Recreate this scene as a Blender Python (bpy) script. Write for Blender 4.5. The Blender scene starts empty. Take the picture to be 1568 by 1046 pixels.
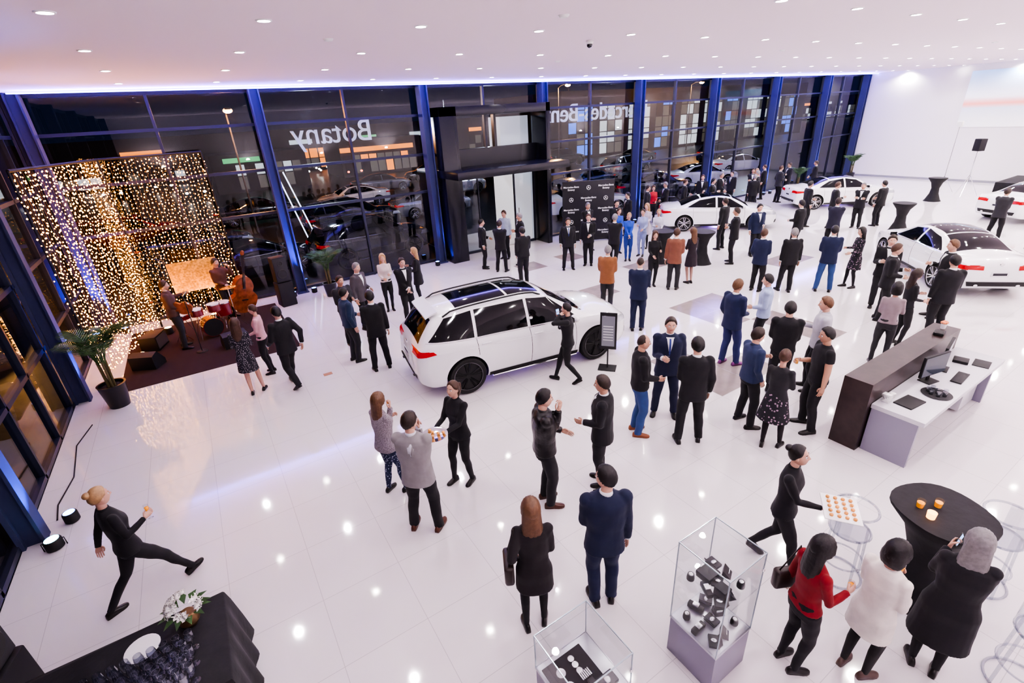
import bpy,bmesh,random
import numpy as np
from math import *
from mathutils import Vector,Matrix,Euler
from mathutils.bvhtree import BVHTree
random.seed(11)
V=Vector
COL=bpy.context.scene.collection
PENDING=[]
# ------------------------------------------------------------ materials
_mc={}
def mat(name,col=(.5,.5,.5),rough=.5,metal=0.,emit=None,es=0.,bump=0.,bs=60.,coat=0.,var=0.,spec=.5,sheen=0.,nosample=False):
    if name in _mc:return _mc[name]
    m=bpy.data.materials.new(name);m.use_nodes=True;nt=m.node_tree;b=nt.nodes['Principled BSDF']
    b.inputs['Base Color'].default_value=(*col,1);b.inputs['Roughness'].default_value=rough;b.inputs['Metallic'].default_value=metal
    b.inputs['Coat Weight'].default_value=coat
    b.inputs['Specular IOR Level'].default_value=spec;b.inputs['Sheen Weight'].default_value=sheen
    if emit:
        b.inputs['Emission Color'].default_value=(*emit,1);b.inputs['Emission Strength'].default_value=es
    if bump or var:
        tc=nt.nodes.new('ShaderNodeTexCoord');n=nt.nodes.new('ShaderNodeTexNoise');n.inputs['Scale'].default_value=bs;n.inputs['Detail'].default_value=4
        nt.links.new(tc.outputs['Object'],n.inputs['Vector'])
        if bump:
            bp=nt.nodes.new('ShaderNodeBump');bp.inputs['Strength'].default_value=bump;bp.inputs['Distance'].default_value=.02
            nt.links.new(n.outputs['Fac'],bp.inputs['Height']);nt.links.new(bp.outputs['Normal'],b.inputs['Normal'])
        if var:
            r=nt.nodes.new('ShaderNodeValToRGB')
            r.color_ramp.elements[0].color=(*[c*(1-var) for c in col],1);r.color_ramp.elements[1].color=(*[min(1,c*(1+var)) for c in col],1)
            r.color_ramp.elements[0].position=.35;r.color_ramp.elements[1].position=.65
            nt.links.new(n.outputs['Fac'],r.inputs['Fac']);nt.links.new(r.outputs['Color'],b.inputs['Base Color'])
    if nosample:m.cycles.emission_sampling='NONE'
    _mc[name]=m;return m
def cloth(col,rough=.85,bump=.15,var=.07,key=''):
    return mat('fabric_%02x%02x%02x%s'%(*[int(min(1,c**.45)*255) for c in col],key),col,rough,bump=bump,bs=9,var=var,sheen=.06)
def pattern(name,c1,c2,scale=30,thr=.45):
    if name in _mc:return _mc[name]
    m=bpy.data.materials.new(name);m.use_nodes=True;nt=m.node_tree;b=nt.nodes['Principled BSDF'];b.inputs['Roughness'].default_value=.8
    tc=nt.nodes.new('ShaderNodeTexCoord');n=nt.nodes.new('ShaderNodeTexVoronoi');n.inputs['Scale'].default_value=scale
    r=nt.nodes.new('ShaderNodeValToRGB');r.color_ramp.elements[0].color=(*c2,1);r.color_ramp.elements[1].color=(*c1,1)
    r.color_ramp.elements[0].position=thr-.08;r.color_ramp.elements[1].position=thr
    nt.links.new(tc.outputs['Object'],n.inputs['Vector']);nt.links.new(n.outputs['Distance'],r.inputs['Fac']);nt.links.new(r.outputs['Color'],b.inputs['Base Color'])
    _mc[name]=m;return m
def glassmat(name,tint=(1,1,1),f0=.045,edge=.9):
    if name in _mc:return _mc[name]
    m=bpy.data.materials.new(name);m.use_nodes=True;nt=m.node_tree;nt.nodes.clear()
    o=nt.nodes.new('ShaderNodeOutputMaterial');mx=nt.nodes.new('ShaderNodeMixShader');t=nt.nodes.new('ShaderNodeBsdfTransparent');g=nt.nodes.new('ShaderNodeBsdfGlossy')
    f=nt.nodes.new('ShaderNodeLayerWeight');f.inputs['Blend'].default_value=.5;t.inputs['Color'].default_value=(*tint,1);g.inputs['Roughness'].default_value=.01
    p=nt.nodes.new('ShaderNodeMath');p.operation='POWER';p.inputs[1].default_value=5
    mu=nt.nodes.new('ShaderNodeMath');mu.operation='MULTIPLY_ADD';mu.inputs[1].default_value=edge;mu.inputs[2].default_value=f0;mu.use_clamp=True
    nt.links.new(f.outputs['Facing'],p.inputs[0]);nt.links.new(p.outputs[0],mu.inputs[0]);nt.links.new(mu.outputs[0],mx.inputs[0]);nt.links.new(t.outputs[0],mx.inputs[1]);nt.links.new(g.outputs[0],mx.inputs[2]);nt.links.new(mx.outputs[0],o.inputs[0])
    _mc[name]=m;return m
BLACK=mat('matte_black',(.012,.012,.014),.6);GLOSSBLK=mat('gloss_black',(.008,.008,.01),.08,spec=.6)
CHROME=mat('chrome',(.8,.8,.82),.12,1.);WHITEP=mat('white_paint',(.8,.8,.8),.4)
CLEAR=glassmat('clear_glass',(.97,.98,.985),.035,.7);FACADE=glassmat('facade_glass',(.88,.90,.93),.04,.8)
ACRYL=glassmat('clear_acrylic',(.80,.83,.87),.18,.9)
# ------------------------------------------------------------ mesh builder
class MB:
    def __init__(s):s.v=[];s.f=[];s.m=[];s.mats=[];s.sm=[]
    def mi(s,m):
        if m not in s.mats:s.mats.append(m)
        return s.mats.index(m)
    def add(s,vf,m,M=None,smooth=True):
        vs,fs=vf;o=len(s.v)
        if M is not None:vs=[M@V(p) for p in vs]
        s.v.extend([tuple(p) for p in vs]);i=s.mi(m)
        for f in fs:
            s.f.append([o+k for k in f]);s.m.append(i);s.sm.append(smooth)
    def mesh(s,name,sharp=38,allsmooth=False):
        me=bpy.data.meshes.new(name);me.from_pydata(s.v,[],s.f)
        for m in s.mats:me.materials.append(m)
        me.polygons.foreach_set('material_index',s.m);me.polygons.foreach_set('use_smooth',s.sm)
        me.update()
        if not allsmooth:
            try:me.set_sharp_from_angle(angle=radians(sharp))
            except Exception:pass
        return me
    def obj(s,name,loc=(0,0,0),rotz=0,parent=None,sharp=38,allsmooth=False,fixn=True):
        me=s.mesh(name,sharp,allsmooth)
        if fixn:
            bm=bmesh.new();bm.from_mesh(me);bmesh.ops.recalc_face_normals(bm,faces=bm.faces);bm.to_mesh(me);bm.free()
        o=bpy.data.objects.new(name,me);o.location=loc;o.rotation_euler=(0,0,rotz);PENDING.append(o)
        if parent:o.parent=parent
        return o
def box(a,b,bev=0.):
    a=V(a);b=V(b);lo=V(map(min,a,b));hi=V(map(max,a,b))
    if bev<=0:
        vs=[(x,y,z) for z in(lo.z,hi.z) for y in(lo.y,hi.y) for x in(lo.x,hi.x)]
        return vs,[(0,2,3,1),(4,5,7,6),(0,1,5,4),(2,6,7,3),(0,4,6,2),(1,3,7,5)]
    bm=bmesh.new();bmesh.ops.create_cube(bm,size=1)
    for v in bm.verts:v.co=V([lo[i]+(v.co[i]+.5)*(hi[i]-lo[i]) for i in range(3)])
    bmesh.ops.bevel(bm,geom=bm.edges[:],offset=bev,segments=2,affect='EDGES',profile=.5)
    bm.verts.index_update();r=([v.co.copy() for v in bm.verts],[[v.index for v in f.verts] for f in bm.faces]);bm.free();return r
def loft(rings,cap=True,closed=True):
    n=len(rings[0]);vs=[p for r in rings for p in r];fs=[]
    for i in range(len(rings)-1):
        for j in range(n if closed else n-1):
            k=(j+1)%n;fs.append((i*n+j,i*n+k,(i+1)*n+k,(i+1)*n+j))
    if cap:
        fs.append(tuple(range(n))[::-1]);o=(len(rings)-1)*n;fs.append(tuple(o+j for j in range(n)))
    return vs,fs
def ell(cx,cy,z,rx,ry,n=20,e=2.3,mod=None):
    r=[]
    for j in range(n):
        a=2*pi*j/n;c,s=cos(a),sin(a);k=(abs(c)**e+abs(s)**e)**(-1/e)
        if mod:k*=mod(a)
        r.append(V((cx+rx*k*c,cy+ry*k*s,z)))
    return r
def tube(pts,rad,n=8,flat=1.,cap=True,rnd=False):
    pts=[V(p) for p in pts];rings=[]
    if not hasattr(rad,'__len__'):rad=[rad]*len(pts)
    up=None
    for i,p in enumerate(pts):
        t=(pts[min(i+1,len(pts)-1)]-pts[max(i-1,0)])
        t=t.normalized() if t.length>1e-9 else V((0,0,1))
        if up is None:
            up=V((1,0,0)) if abs(t.x)<.9 else V((0,1,0))
        a=(up-t*up.dot(t)).normalized();b=t.cross(a);up=a
        if rnd and i==0:
            for q,sc in((-.9,.35),(-.55,.8)):rings.append([p+t*rad[0]*q+(a*cos(2*pi*j/n)+b*sin(2*pi*j/n)*flat)*rad[0]*sc for j in range(n)])
        rings.append([p+(a*cos(2*pi*j/n)+b*sin(2*pi*j/n)*flat)*rad[i] for j in range(n)])
        if rnd and i==len(pts)-1:
            for q,sc in((.55,.8),(.9,.35)):rings.append([p+t*rad[-1]*q+(a*cos(2*pi*j/n)+b*sin(2*pi*j/n)*flat)*rad[-1]*sc for j in range(n)])
    return loft(rings,cap)
def lathe(prof,n=24,c=(0,0,0),cap=True):
    return loft([[V((c[0]+r*cos(2*pi*j/n),c[1]+r*sin(2*pi*j/n),c[2]+z)) for j in range(n)] for r,z in prof],cap)
def sph(c,r,nu=12,nv=8):
    if not hasattr(r,'__len__'):r=(r,r,r)
    rings=[]
    for i in range(nv+1):
        p=-pi/2+pi*(i if 0<i<nv else (.08 if i==0 else nv-.08))/nv
        rings.append([V((c[0]+r[0]*cos(p)*cos(2*pi*j/nu),c[1]+r[1]*cos(p)*sin(2*pi*j/nu),c[2]+r[2]*sin(p))) for j in range(nu)])
    return loft(rings)
def empty(name,loc=(0,0,0),rotz=0):
    o=bpy.data.objects.new(name,None);o.location=loc;o.rotation_euler=(0,0,rotz);PENDING.append(o);return o
def remesh(parts,voxel,smooth=3,sfac=.5):
    b=MB()
    for p in parts:b.add(p,BLACK)
    me=b.mesh('tmp',allsmooth=True);bm=bmesh.new();bm.from_mesh(me);bmesh.ops.recalc_face_normals(bm,faces=bm.faces);bm.to_mesh(me);bm.free()
    o=bpy.data.objects.new('tmp',me);COL.objects.link(o)
    r=o.modifiers.new('r','REMESH');r.mode='VOXEL';r.voxel_size=voxel
    s=o.modifiers.new('s','SMOOTH');s.iterations=smooth;s.factor=sfac
    dg=bpy.context.evaluated_depsgraph_get();ev=o.evaluated_get(dg);m2=ev.to_mesh()
    n=len(m2.vertices);co=np.empty(n*3,np.float32);m2.vertices.foreach_get('co',co);co=co.reshape(-1,3)
    no=np.empty(n*3,np.float32);m2.vertices.foreach_get('normal',no);no=no.reshape(-1,3)
    fs=[tuple(p.vertices) for p in m2.polygons]
    ev.to_mesh_clear();bpy.data.objects.remove(o);bpy.data.meshes.remove(me)
    return co.astype(float),no.astype(float),fs
def lerp(a,b,t):return a+(b-a)*t
def interp(tab,x):
    if x<=tab[0][0]:return tab[0][1]
    for (x0,y0),(x1,y1) in zip(tab,tab[1:]):
        if x<=x1:return lerp(y0,y1,(x-x0)/(x1-x0))
    return tab[-1][1]
def sstep(t):t=max(0,min(1,t));return t*t*(3-2*t)
# ------------------------------------------------------------ head / hand templates
def head_template():
    nu,nv=34,26;vs=[]
    for i in range(nv+1):
        p=-pi/2+pi*(i if 0<i<nv else(.1 if i==0 else nv-.1))/nv
        for j in range(nu):
            a=2*pi*j/nu+pi/2
            x,y,z=cos(p)*cos(a),cos(p)*sin(a),sin(p)
            X,Y,Z=x*.075,y*.095,z*.118
            if z<0:
                t=-z;X*=1-.30*t*t
                if y<0:Y*=1-.35*t
                else:Y*=1-.06*t
            if y>0:
                Y*=.95
                g=lambda cx,cz,sx,sz:exp(-((abs(X)-cx)/sx)**2-((Z-cz)/sz)**2)
                Y+=.021*g(0,-.028,.012,.014)+.010*g(0,-.008,.010,.018)-.009*g(.031,.004,.016,.013)+.005*g(.03,.026,.022,.008)
                Y+=.006*g(0,-.062,.024,.007)+.008*g(0,-.098,.02,.015)+.004*g(.04,-.03,.018,.02)
            vs.append(V((X,Y,Z)))
    vs0,fs=loft([vs[i*nu:(i+1)*nu] for i in range(nv+1)])
    l=[];s=[]
    for f in fs:
        c=sum((vs0[k] for k in f),V())/len(f)
        (l if(len(f)==4 and c.y>.06 and abs(c.x)<.024 and abs(c.z+.062)<.0085) else s).append(f)
    return vs0,s,l
HV,HS,HL=head_template()
def hair_template(style):
    nu,nv=34,26;thr={'short':[(0,.60),(.7,.52),(1.15,.15),(1.45,-.05),(1.75,-.22),(pi,-.62)],
        'long':[(0,.66),(.55,.5),(.95,.1),(1.2,-.35),(pi,-.9)],'up':[(0,.64),(.6,.5),(1.1,.12),(1.5,-.02),(1.9,-.3),(pi,-.55)],
        'bald':[(0,1.5),(1.2,.9),(1.5,.05),(2,-.1),(pi,-.5)]}[style]
    th={'short':.016,'long':.024,'up':.012,'bald':.004}[style];rings=[]
    for i in range(nv+1):
        p=-pi/2+pi*(i if 0<i<nv else(.1 if i==0 else nv-.1))/nv;r=[]
        for j in range(nu):
            a=2*pi*j/nu+pi/2;x,y,z=cos(p)*cos(a),cos(p)*sin(a),sin(p)
            az=abs(atan2(x,y));h=z-interp(thr,az)
            k=sstep(h/.14)
            b=V((x*.075,y*.095,z*.118))
            if z<0:
                t=-z;b.x*=1-.30*t*t
                if y<0:b.y*=1-.35*t
            if y>0:b.y*=.95
            off=-.012+k*(.012+th*(1+.25*sin(j*2.9+i*.6)*.5+.35*max(0,z)*(1 if style!='bald' else 0)))
            r.append(b+V((x,y,z))*off)
        rings.append(r)
    return loft(rings)
HAIR={k:hair_template(k) for k in('short','long','up','bald')}
def hand_template(curl):
    parts=[];pr=[(0,.024,.018),(.02,.031,.019),(.05,.038,.017),(.08,.039,.014),(.094,.036,.010)]
    parts.append(loft([[V((w*cos(2*pi*j/10),y,t*sin(2*pi*j/10)*.85)) for j in range(10)] for y,w,t in pr]))
    for x,L,r in((.029,.070,.0088),(.0098,.079,.009),(-.0098,.073,.0086),(-.028,.057,.0076)):
        p=V((x,.082,0));pts=[p.copy()];a=curl*.15+.05;sp=x*.9
        for q,fr in enumerate((.45,.31,.24)):
            p=p+V((sin(sp)*cos(a),cos(a),-sin(a)))*L*fr*1.12;pts.append(p.copy());a+=curl*(.85,.95,.6)[q]
        parts.append(tube(pts,[r,r*.97,r*.88,r*.7],6,rnd=True))
    a=curl
    parts.append(tube([(.022,.018,0),(.046,.042,-.008-.006*a),(.052-.01*a,.066,-.014-.014*a),(.048-.022*a,.088,-.018-.02*a)],[.013,.0115,.0105,.008],6,rnd=True))
    vs=[];fs=[]
    for v,f in parts:
        o=len(vs);vs+=v;fs+=[[k+o for k in q] for q in f]
    return vs,fs
HAND={'relax':hand_template(.35),'grip':hand_template(1.05),'flat':hand_template(.08)}
SKINS=[mat('skin_a',(.58,.34,.25),.5,bump=.05),mat('skin_b',(.50,.28,.19),.5,bump=.05),mat('skin_c',(.36,.19,.12),.5,bump=.05)]
LIP=mat('lips',(.42,.13,.12),.4);EYEW=mat('eye_white',(.8,.8,.8),.2);IRIS=mat('iris',(.04,.025,.02),.1)
HC={'black':(.012,.01,.01),'brown':(.07,.035,.02),'dark':(.03,.018,.012),'blonde':(.40,.25,.12),'grey':(.20,.19,.19),'lbrown':(.13,.065,.032),'white':(.6,.6,.6)}
def hairmat(c):
    return mat('hair_'+c,HC[c],.45,bump=.25,bs=30,var=.15)
DRINK=mat('orange_drink',(.9,.38,.03),.2,emit=(.9,.35,.02),es=.15);CANAPE=mat('canape',(.75,.35,.1),.6,bump=.4,bs=80);PORC=mat('porcelain',(.85,.85,.84),.2)
def ik(a,b,l1,l2,pole):
    d=b-a;L=d.length;mx=(l1+l2)*.999
    if L>mx:b=a+d*(mx/L);d=b-a;L=mx
    t=d/L;x=(L*L+l1*l1-l2*l2)/(2*L);hh=sqrt(max(0,l1*l1-x*x));p=(pole-t*pole.dot(t)).normalized()
    return a+t*x+p*hh,b
ARMT={'down':((.25,.02,.90),'relax'),'pocket':((.20,.08,.93),'relax'),'drink':((.13,.26,1.20),'grip'),'low':((.10,.24,1.08),'relax'),'high':((.10,.28,1.32),'grip'),
 'phone':((.10,.13,1.55),'grip'),'mouth':((.03,.18,1.47),'grip'),'clasp':((.03,.22,.99),'relax'),'cross':((-.08,.20,1.19),'relax'),
 'back':((.04,-.17,1.0),'relax'),'tray':((.10,.36,1.16),'flat'),'strum':((.05,.20,1.02),'grip'),'neck':((.42,.27,1.28),'grip'),'basshi':((.16,.28,1.50),'grip'),'bag':((.20,.04,1.05),'grip'),'swingf':((.22,.22,.98),'relax'),'swingb':((.24,-.20,.95),'relax')}
LEGT={'stand':((-.10,-.01,0),(.10,.02,0)),'wide':((-.16,0,0),(.16,.02,0)),'contra':((-.08,-.04,0),(.14,.09,0)),'contra2':((-.14,.09,0),(.08,-.04,0)),
 'walk':((-.07,-.26,-28),(.08,.24,8)),'stride':((-.08,-.36,0),(.10,.47,24)),'close':((-.07,0,0),(.07,.01,0))}
SHOE=[(-.085,.020,.035,.0),(-.078,.030,.07,.0),(-.05,.036,.088,.0),(-.01,.038,.095,.0),(.04,.040,.078,.0),(.09,.046,.058,.0),(.135,.043,.048,.0),(.165,.030,.036,.002),(.178,.012,.022,.004)]
NP=0
def person(name,X,Y,rel,kind='suit',H=1.76,arms=('down','down'),legs='stand',hair='short',hc='dark',top=(.012,.012,.015),bot=None,shirt=(.75,.76,.78),tie=None,fem=None,skin=0,
           lean=0,hy=0,hp=0,item=None,topm=None,botm=None,shoe=(.012,.01,.01),bulk=None,skirt=None,bag=None,rough=.85,yaw=None):
    global NP;NP+=1;rr=random.Random(NP*7)
    if fem is None:fem=name.startswith('wom') or name.startswith('waitress')
    if bulk is None:bulk=1.0 if fem else 1.06
    if arms==('drink','drink'):arms=('low','drink') if NP%2 else ('drink','low')
    if bot is None:bot=(.012,.012,.015)
    s=H/1.78;dist=hypot(X,Y);vox=(.0115 if dist<6 else .015 if dist<11 else .020)
    b=MB();TM=topm or cloth(top,rough);BM=botm or cloth(bot);SK=SKINS[skin];HM=hairmat(hc)
    ft=LEGT[legs];j=lambda q:rr.uniform(-q,q)
    feet=[V((x+j(.015),y+j(.03),0)) for x,y,_ in ft];pit=[p for _,_,p in ft]
    LL=.826;hipz=.925;ank=[]
    for f,p in zip(feet,pit):
        z=.085
        if p<0:z+=.13*sin(radians(-p))
        if p>0:z+=.02
        ank.append(V((f.x,f.y,z)));hh=hypot(f.y,abs(f.x)-.09);hipz=min(hipz,z+.025+sqrt(max(.01,(LL-.004)**2-hh*hh)))
    dz=hipz-.925;lr=radians(lean)
    RL=Matrix.Rotation(-lr,4,'X')
    def UB(p):
        p=V(p)-V((0,0,.92));return RL@p+V((0,0,.92+dz))
    kinds={'suit':.80,'jacket':.90,'shirt':.88,'tee':.90,'coat':.48,'dress':.58,'blouse':.93,'vest':.85,'midcoat':.66}
    hem=kinds[kind];th={'suit':.014,'jacket':.016,'shirt':.006,'tee':.004,'coat':.020,'dress':.002,'blouse':.003,'vest':.014,'midcoat':.016}[kind]
    if fem:T=[(.48,.185,.15,0),(.66,.18,.14,0),(.80,.178,.125,0),(.90,.176,.122,-.005),(1.0,.148,.102,0),(1.09,.132,.092,0),(1.2,.144,.102,.005),(1.29,.156,.118,.014),(1.37,.158,.10,.002),(1.43,.142,.08,-.005),(1.47,.085,.062,-.005),(1.50,.05,.052,-.003)]
    else:T=[(.48,.20,.16,0),(.66,.185,.145,0),(.80,.178,.128,0),(.90,.172,.12,0),(1.0,.162,.114,0),(1.1,.160,.112,.002),(1.22,.178,.12,.004),(1.33,.194,.122,.004),(1.41,.192,.108,-.003),(1.455,.155,.088,-.008),(1.49,.088,.07,-.008),(1.515,.060,.060,-.004)]
    rows=[t for t in T if t[0]>hem+.02];z1=rows[0]
    i0=T.index(z1)
    if i0>0:
        a=T[i0-1];t=(hem-a[0])/(z1[0]-a[0]);rows=[(hem,lerp(a[1],z1[1],t)*1.03,lerp(a[2],z1[2],t)*1.03,0)]+rows
    flare={'dress':.10,'coat':.05}.get(kind,0)
    def ring(r,extra=th):
        z,rx,ry,yo=r;k=1+flare*2.2*max(0,(.98-z));bk=bulk if z<1.46 else 1
        mod=(lambda a:1+.05*sin(a*9+NP)) if(kind=='dress' and z<.8) else None
        rg=ell(0,yo,z,rx*bk*k+extra,ry*bk*k+extra,22,2.35,mod)
        return [UB(p) if z>.9 else V((p.x,p.y,p.z+dz)) for p in rg]
    tp=[loft([ring(r) for r in rows])]
    shx=.165 if fem else .198
    al1,al2=(.275,.235) if fem else (.292,.25)
    ar=(.052,.046,.040,.036,.028) if fem else (.068,.061,.053,.047,.034)
    short=kind=='tee'
    wr=[]
    for sd,an in((-1,arms[0]),(1,arms[1])):
        tgt,hk=ARMT[an];t=V(tgt);t.x+=j(.02);t.y+=j(.02);t.z+=j(.02);t.x*=sd
        S=UB((shx*sd*.93,-.005,1.425 if fem else 1.435));W=UB(t)
        pole=V((sd*.35,-.7,-.9)) if an not in('neck','phone') else V((sd*.9,-.1,-.9))
        E,W=ik(S,W,al1,al2,pole)
        m1=S.lerp(E,.5);m2=E.lerp(W,.45);e=th*.55
        inn=UB((shx*sd*.55,-.005,1.40))
        if short:
            tp.append(tube([inn,S,m1],[ar[0]*.9,ar[0]+e,ar[1]+.008],12))
            b.add(tube([S,m1,E,m2,W],[a*.88 for a in(ar[0],ar[1],ar[2],ar[3],ar[4]*.95)],10,rnd=True),SK)
        else:
            tp.append(tube([inn,S,m1,E,m2,W],[ar[0]*.9,ar[0]+e,ar[1]+e,ar[2]+e,ar[3]+e,ar[4]+e+.002],12,rnd=False))
            tp.append(sph(E,ar[2]+e,8,6))
        tp.append(sph(S,ar[0]+e,10,8))
        d=(W-E).normalized()
        if kind=='suit':b.add(tube([W-d*.01,W+d*.012],[ar[4]+.008,ar[4]+.006],10),cloth(shirt))
        if an in('down','pocket','swingf','swingb'):d=(d+V((0,.12,-.25))).normalized()
        Zd=V((sd,0,.1)) if hk!='flat' else V((0,0,-1))
        if hk=='flat':d=(d+V((0,0,-d.z))).normalized()
        if an in('mouth','phone','high','basshi'):Zd=V((sd*.8,.5,0))
        if an=='strum':Zd=V((0,1,.2))
        Zd=(Zd-d*Zd.dot(d)).normalized();Xd=d.cross(Zd)
        hs=.93 if fem else 1.04
        M=Matrix((Xd,d,Zd)).transposed().to_4x4();M.translation=W-d*.004
        M=M@Matrix.Diagonal((hs*(-1 if sd>0 else 1),hs,hs,1))
        b.add(HAND[hk],SK,M);wr.append((W,d,Zd,M))
    co,no,fs=remesh(tp,vox,3)
    k1=np.array([[21,7,14],[-11,18,23],[6,-25,31],[36,12,-15]]);w=sum(np.sin(co@k+NP+i*2.) for i,k in enumerate(k1))
    zz=np.clip((co[:,2]-.6)/.5,.3,1)
    amp=(.0017 if kind!='dress' else .0008)
    co2=co+no*(w*amp*zz)[:,None];topf=fs
    b.add(([tuple(p) for p in co2],fs),TM)
    lw=[]
    tight=fem and (kind in('dress','coat','midcoat') or skirt)
    for sd,f,A,p in((-1,feet[0],ank[0],pit[0]),(1,feet[1],ank[1],pit[1])):
        Hp=V((sd*.088,0,.90+dz));K,A2=ik(Hp,A,LL*.508,LL*.492,V((sd*.12,1,0)))
        c=K.lerp(A2,.3)+V((0,-.012,0));t2=Hp.lerp(K,.5)+V((0,.01,0))
        if tight:rad=[.088,.078,.054,.051,.033,.031]
        elif fem:rad=[.092,.082,.060,.055,.040,.040]
        else:rad=[.097,.090,.073,.069,.060,.062]
        lowz=A2+(A2-K).normalized()*(.035 if not tight else .02)
        lw.append(tube([Hp+V((0,0,.02)),t2,K,c,A2,lowz],[q*bulk**.5 for q in rad],14,rnd=False))
        out=radians(10+j(5))*sd;MS=Matrix.Translation((A.x,A.y,0))@Matrix.Rotation(-out,4,'Z')
        if p<0:MS=MS@Matrix.Translation((0,.12,0))@Matrix.Rotation(radians(p),4,'X')@Matrix.Translation((0,-.12,0))
        if p>0:MS=MS@Matrix.Translation((0,-.07,0))@Matrix.Rotation(radians(p),4,'X')@Matrix.Translation((0,.07,0))
        fz=.9 if fem else 1.05
        rings=[]
        for y,hw,hh,zo in SHOE:
            rings.append([V((hw*cos(a)*fz,y*fz,zo+(hh*max(0,sin(a))**.8 if sin(a)>0 else 0))) for a in[2*pi*q/14 for q in range(14)]])
        b.add(loft(rings),mat('leather_%d%d%d'%tuple(int(c*99) for c in shoe),shoe,.3),MS)
    if not tight:lw.append(loft([[V((p.x,p.y,p.z+dz)) for p in ell(0,0,z,rx*bulk,ry*bulk,20)] for z,rx,ry in((.82,.155,.108),(.90,.168,.116),(.98,.158,.108),(1.03,.145,.10))]))
    if skirt:
        sk=[loft([[V((p.x,p.y,p.z+dz)) for p in ell(0,0,z,rx,ry,24,2.2,lambda a:1+.06*sin(a*8+NP)*(1.05-z))] for z,rx,ry in((skirt[0],.25,.22),(.72,.215,.18),(.90,.18,.13),(1.03,.14,.10))])]
        co,no,fs=remesh(sk,vox,2);b.add(([tuple(p) for p in co],fs),skirt[1])
    co,no,fs=remesh(lw,vox,2)
    if not tight:
        w=sum(np.sin(co@k+NP*3+i) for i,k in enumerate(k1));co=co+no*(w*.0016)[:,None]
    b.add(([tuple(p) for p in co],fs),BM)
    nb=UB((0,-.01,1.47 if not fem else 1.455));hcn=UB((0,.022,1.658));nr=.055 if not fem else .045
    MH=Matrix.Translation(hcn)@RL@Matrix.Rotation(-radians(hy),4,'Z')@Matrix.Rotation(-radians(hp),4,'X')
    hsc=1.05 if not fem else 1.0
    MH=MH@Matrix.Diagonal((hsc,hsc,hsc,1))
    b.add(tube([nb,nb.lerp(MH@V((0,-.02,-.05)),.5),MH@V((0,-.018,-.03))],[nr*1.12,nr,nr*1.02],14),SK)
    b.add((HV,HS),SK,MH);b.add((HV,HL),LIP,MH)
    for sd in(-1,1):
        b.add(sph((sd*.031,.073,.004),.0125,8,6),EYEW,MH);b.add(sph((sd*.031,.0815,.004),.0062,8,5),IRIS,MH)
        b.add(tube([(sd*.016,.086,.024),(sd*.032,.087,.029),(sd*.048,.077,.024)],[.003,.0035,.002],5),HM,MH)
        b.add(sph((sd*.076,-.004,-.002),(.010,.020,.031),8,8),SK,MH)
    st=hair if hair in('short','bald','up') else('up' if hair in('bun','pony') else 'long')
    b.add(HAIR[st],HM,MH)
    if hair=='long':
        rg=[]
        for z,rx,ry,yo in((.122,.03,.03,-.02),(.10,.066,.06,-.028),(.04,.088,.078,-.033),(-.03,.094,.072,-.042),(-.1,.098,.06,-.055),(-.18,.103,.055,-.068),(-.26,.095,.045,-.085),(-.34,.075,.032,-.095),(-.39,.04,.02,-.098)):
            rg.append(ell(0,yo,z,rx,ry,40,2.2,lambda a:1+.025*sin(a*13)+.02*sin(a*7+1)))
        b.add(loft(rg),HM,MH)
    if hair=='bob':
        rg=[ell(0,yo,z,rx,ry,28,2.2,lambda a:1+.03*sin(a*13)) for z,rx,ry,yo in((.118,.04,.04,-.02),(.07,.083,.075,-.028),(0,.098,.082,-.035),(-.06,.1,.07,-.04),(-.11,.085,.055,-.045),(-.125,.05,.03,-.045))]
        b.add(loft(rg),HM,MH)
    if hair=='bun':b.add(sph((0,-.085,.085),(.042,.042,.038),14,10),HM,MH)
    if hair=='pony':
        b.add(tube([(0,-.09,.06),(0,-.125,.05),(0,-.135,-.03),(.01,-.12,-.13),(.01,-.115,-.2)],[.02,.03,.034,.027,.008],10,rnd=True),HM,MH)
    BV=BVHTree.FromPolygons([tuple(p) for p in co2],topf) if kind in('suit','jacket') else None
    def front(zlo,zhi,wlo,whi,m,off,nr_=8,nc=6,x0=0):
        g=[]
        for i in range(nr_+1):
            t=i/nr_;z=lerp(zlo,zhi,t);hw=lerp(wlo,whi,t);r=[]
            for k in range(nc+1):
                x=x0(t)+hw*(2*k/nc-1) if callable(x0) else x0+hw*(2*k/nc-1)
                q=UB((x,0,z));d=UB((x,1,z))-q
                h=BV.ray_cast(q+d*.17,-d,1.)
                if h[0] is None:return
                r.append(h[0]+h[1]*off)
            g.append(r)
        vs=[p for r in g for p in r];n=nc+1
        b.add((vs,[(i*n+k,i*n+k+1,(i+1)*n+k+1,(i+1)*n+k) for i in range(nr_) for k in range(nc)]),m)
    if kind=='suit':
        front(1.17,1.475,.006,.062,cloth(shirt),.003)
        if tie:front(1.18,1.455,.014,.014,cloth(tie,.5),.007,nc=2)
        for sd in(-1,1):front(1.17,1.46,.016,.026,TM,.007,nc=3,x0=lambda t,sd=sd:sd*lerp(.014,.078,t))
        front(.86,1.17,.0025,.0025,BLACK,.002,nc=2,x0=0)
    if kind in('suit','shirt'):
        cm=cloth(shirt) if kind=='suit' else TM
        b.add(tube([nb+V((0,0,.015)),nb.lerp(hcn,.32)],[nr+.014,nr+.008],16),cm)
    if kind=='jacket':
        front(.95,1.44,.004,.004,CHROME,.002,nc=2);b.add(tube([nb+V((0,0,.0)),nb.lerp(hcn,.28)],[nr+.022,nr+.016],16),TM)
        front(1.38,1.46,.01,.05,cloth(shirt),.003,nr_=4)
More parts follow.
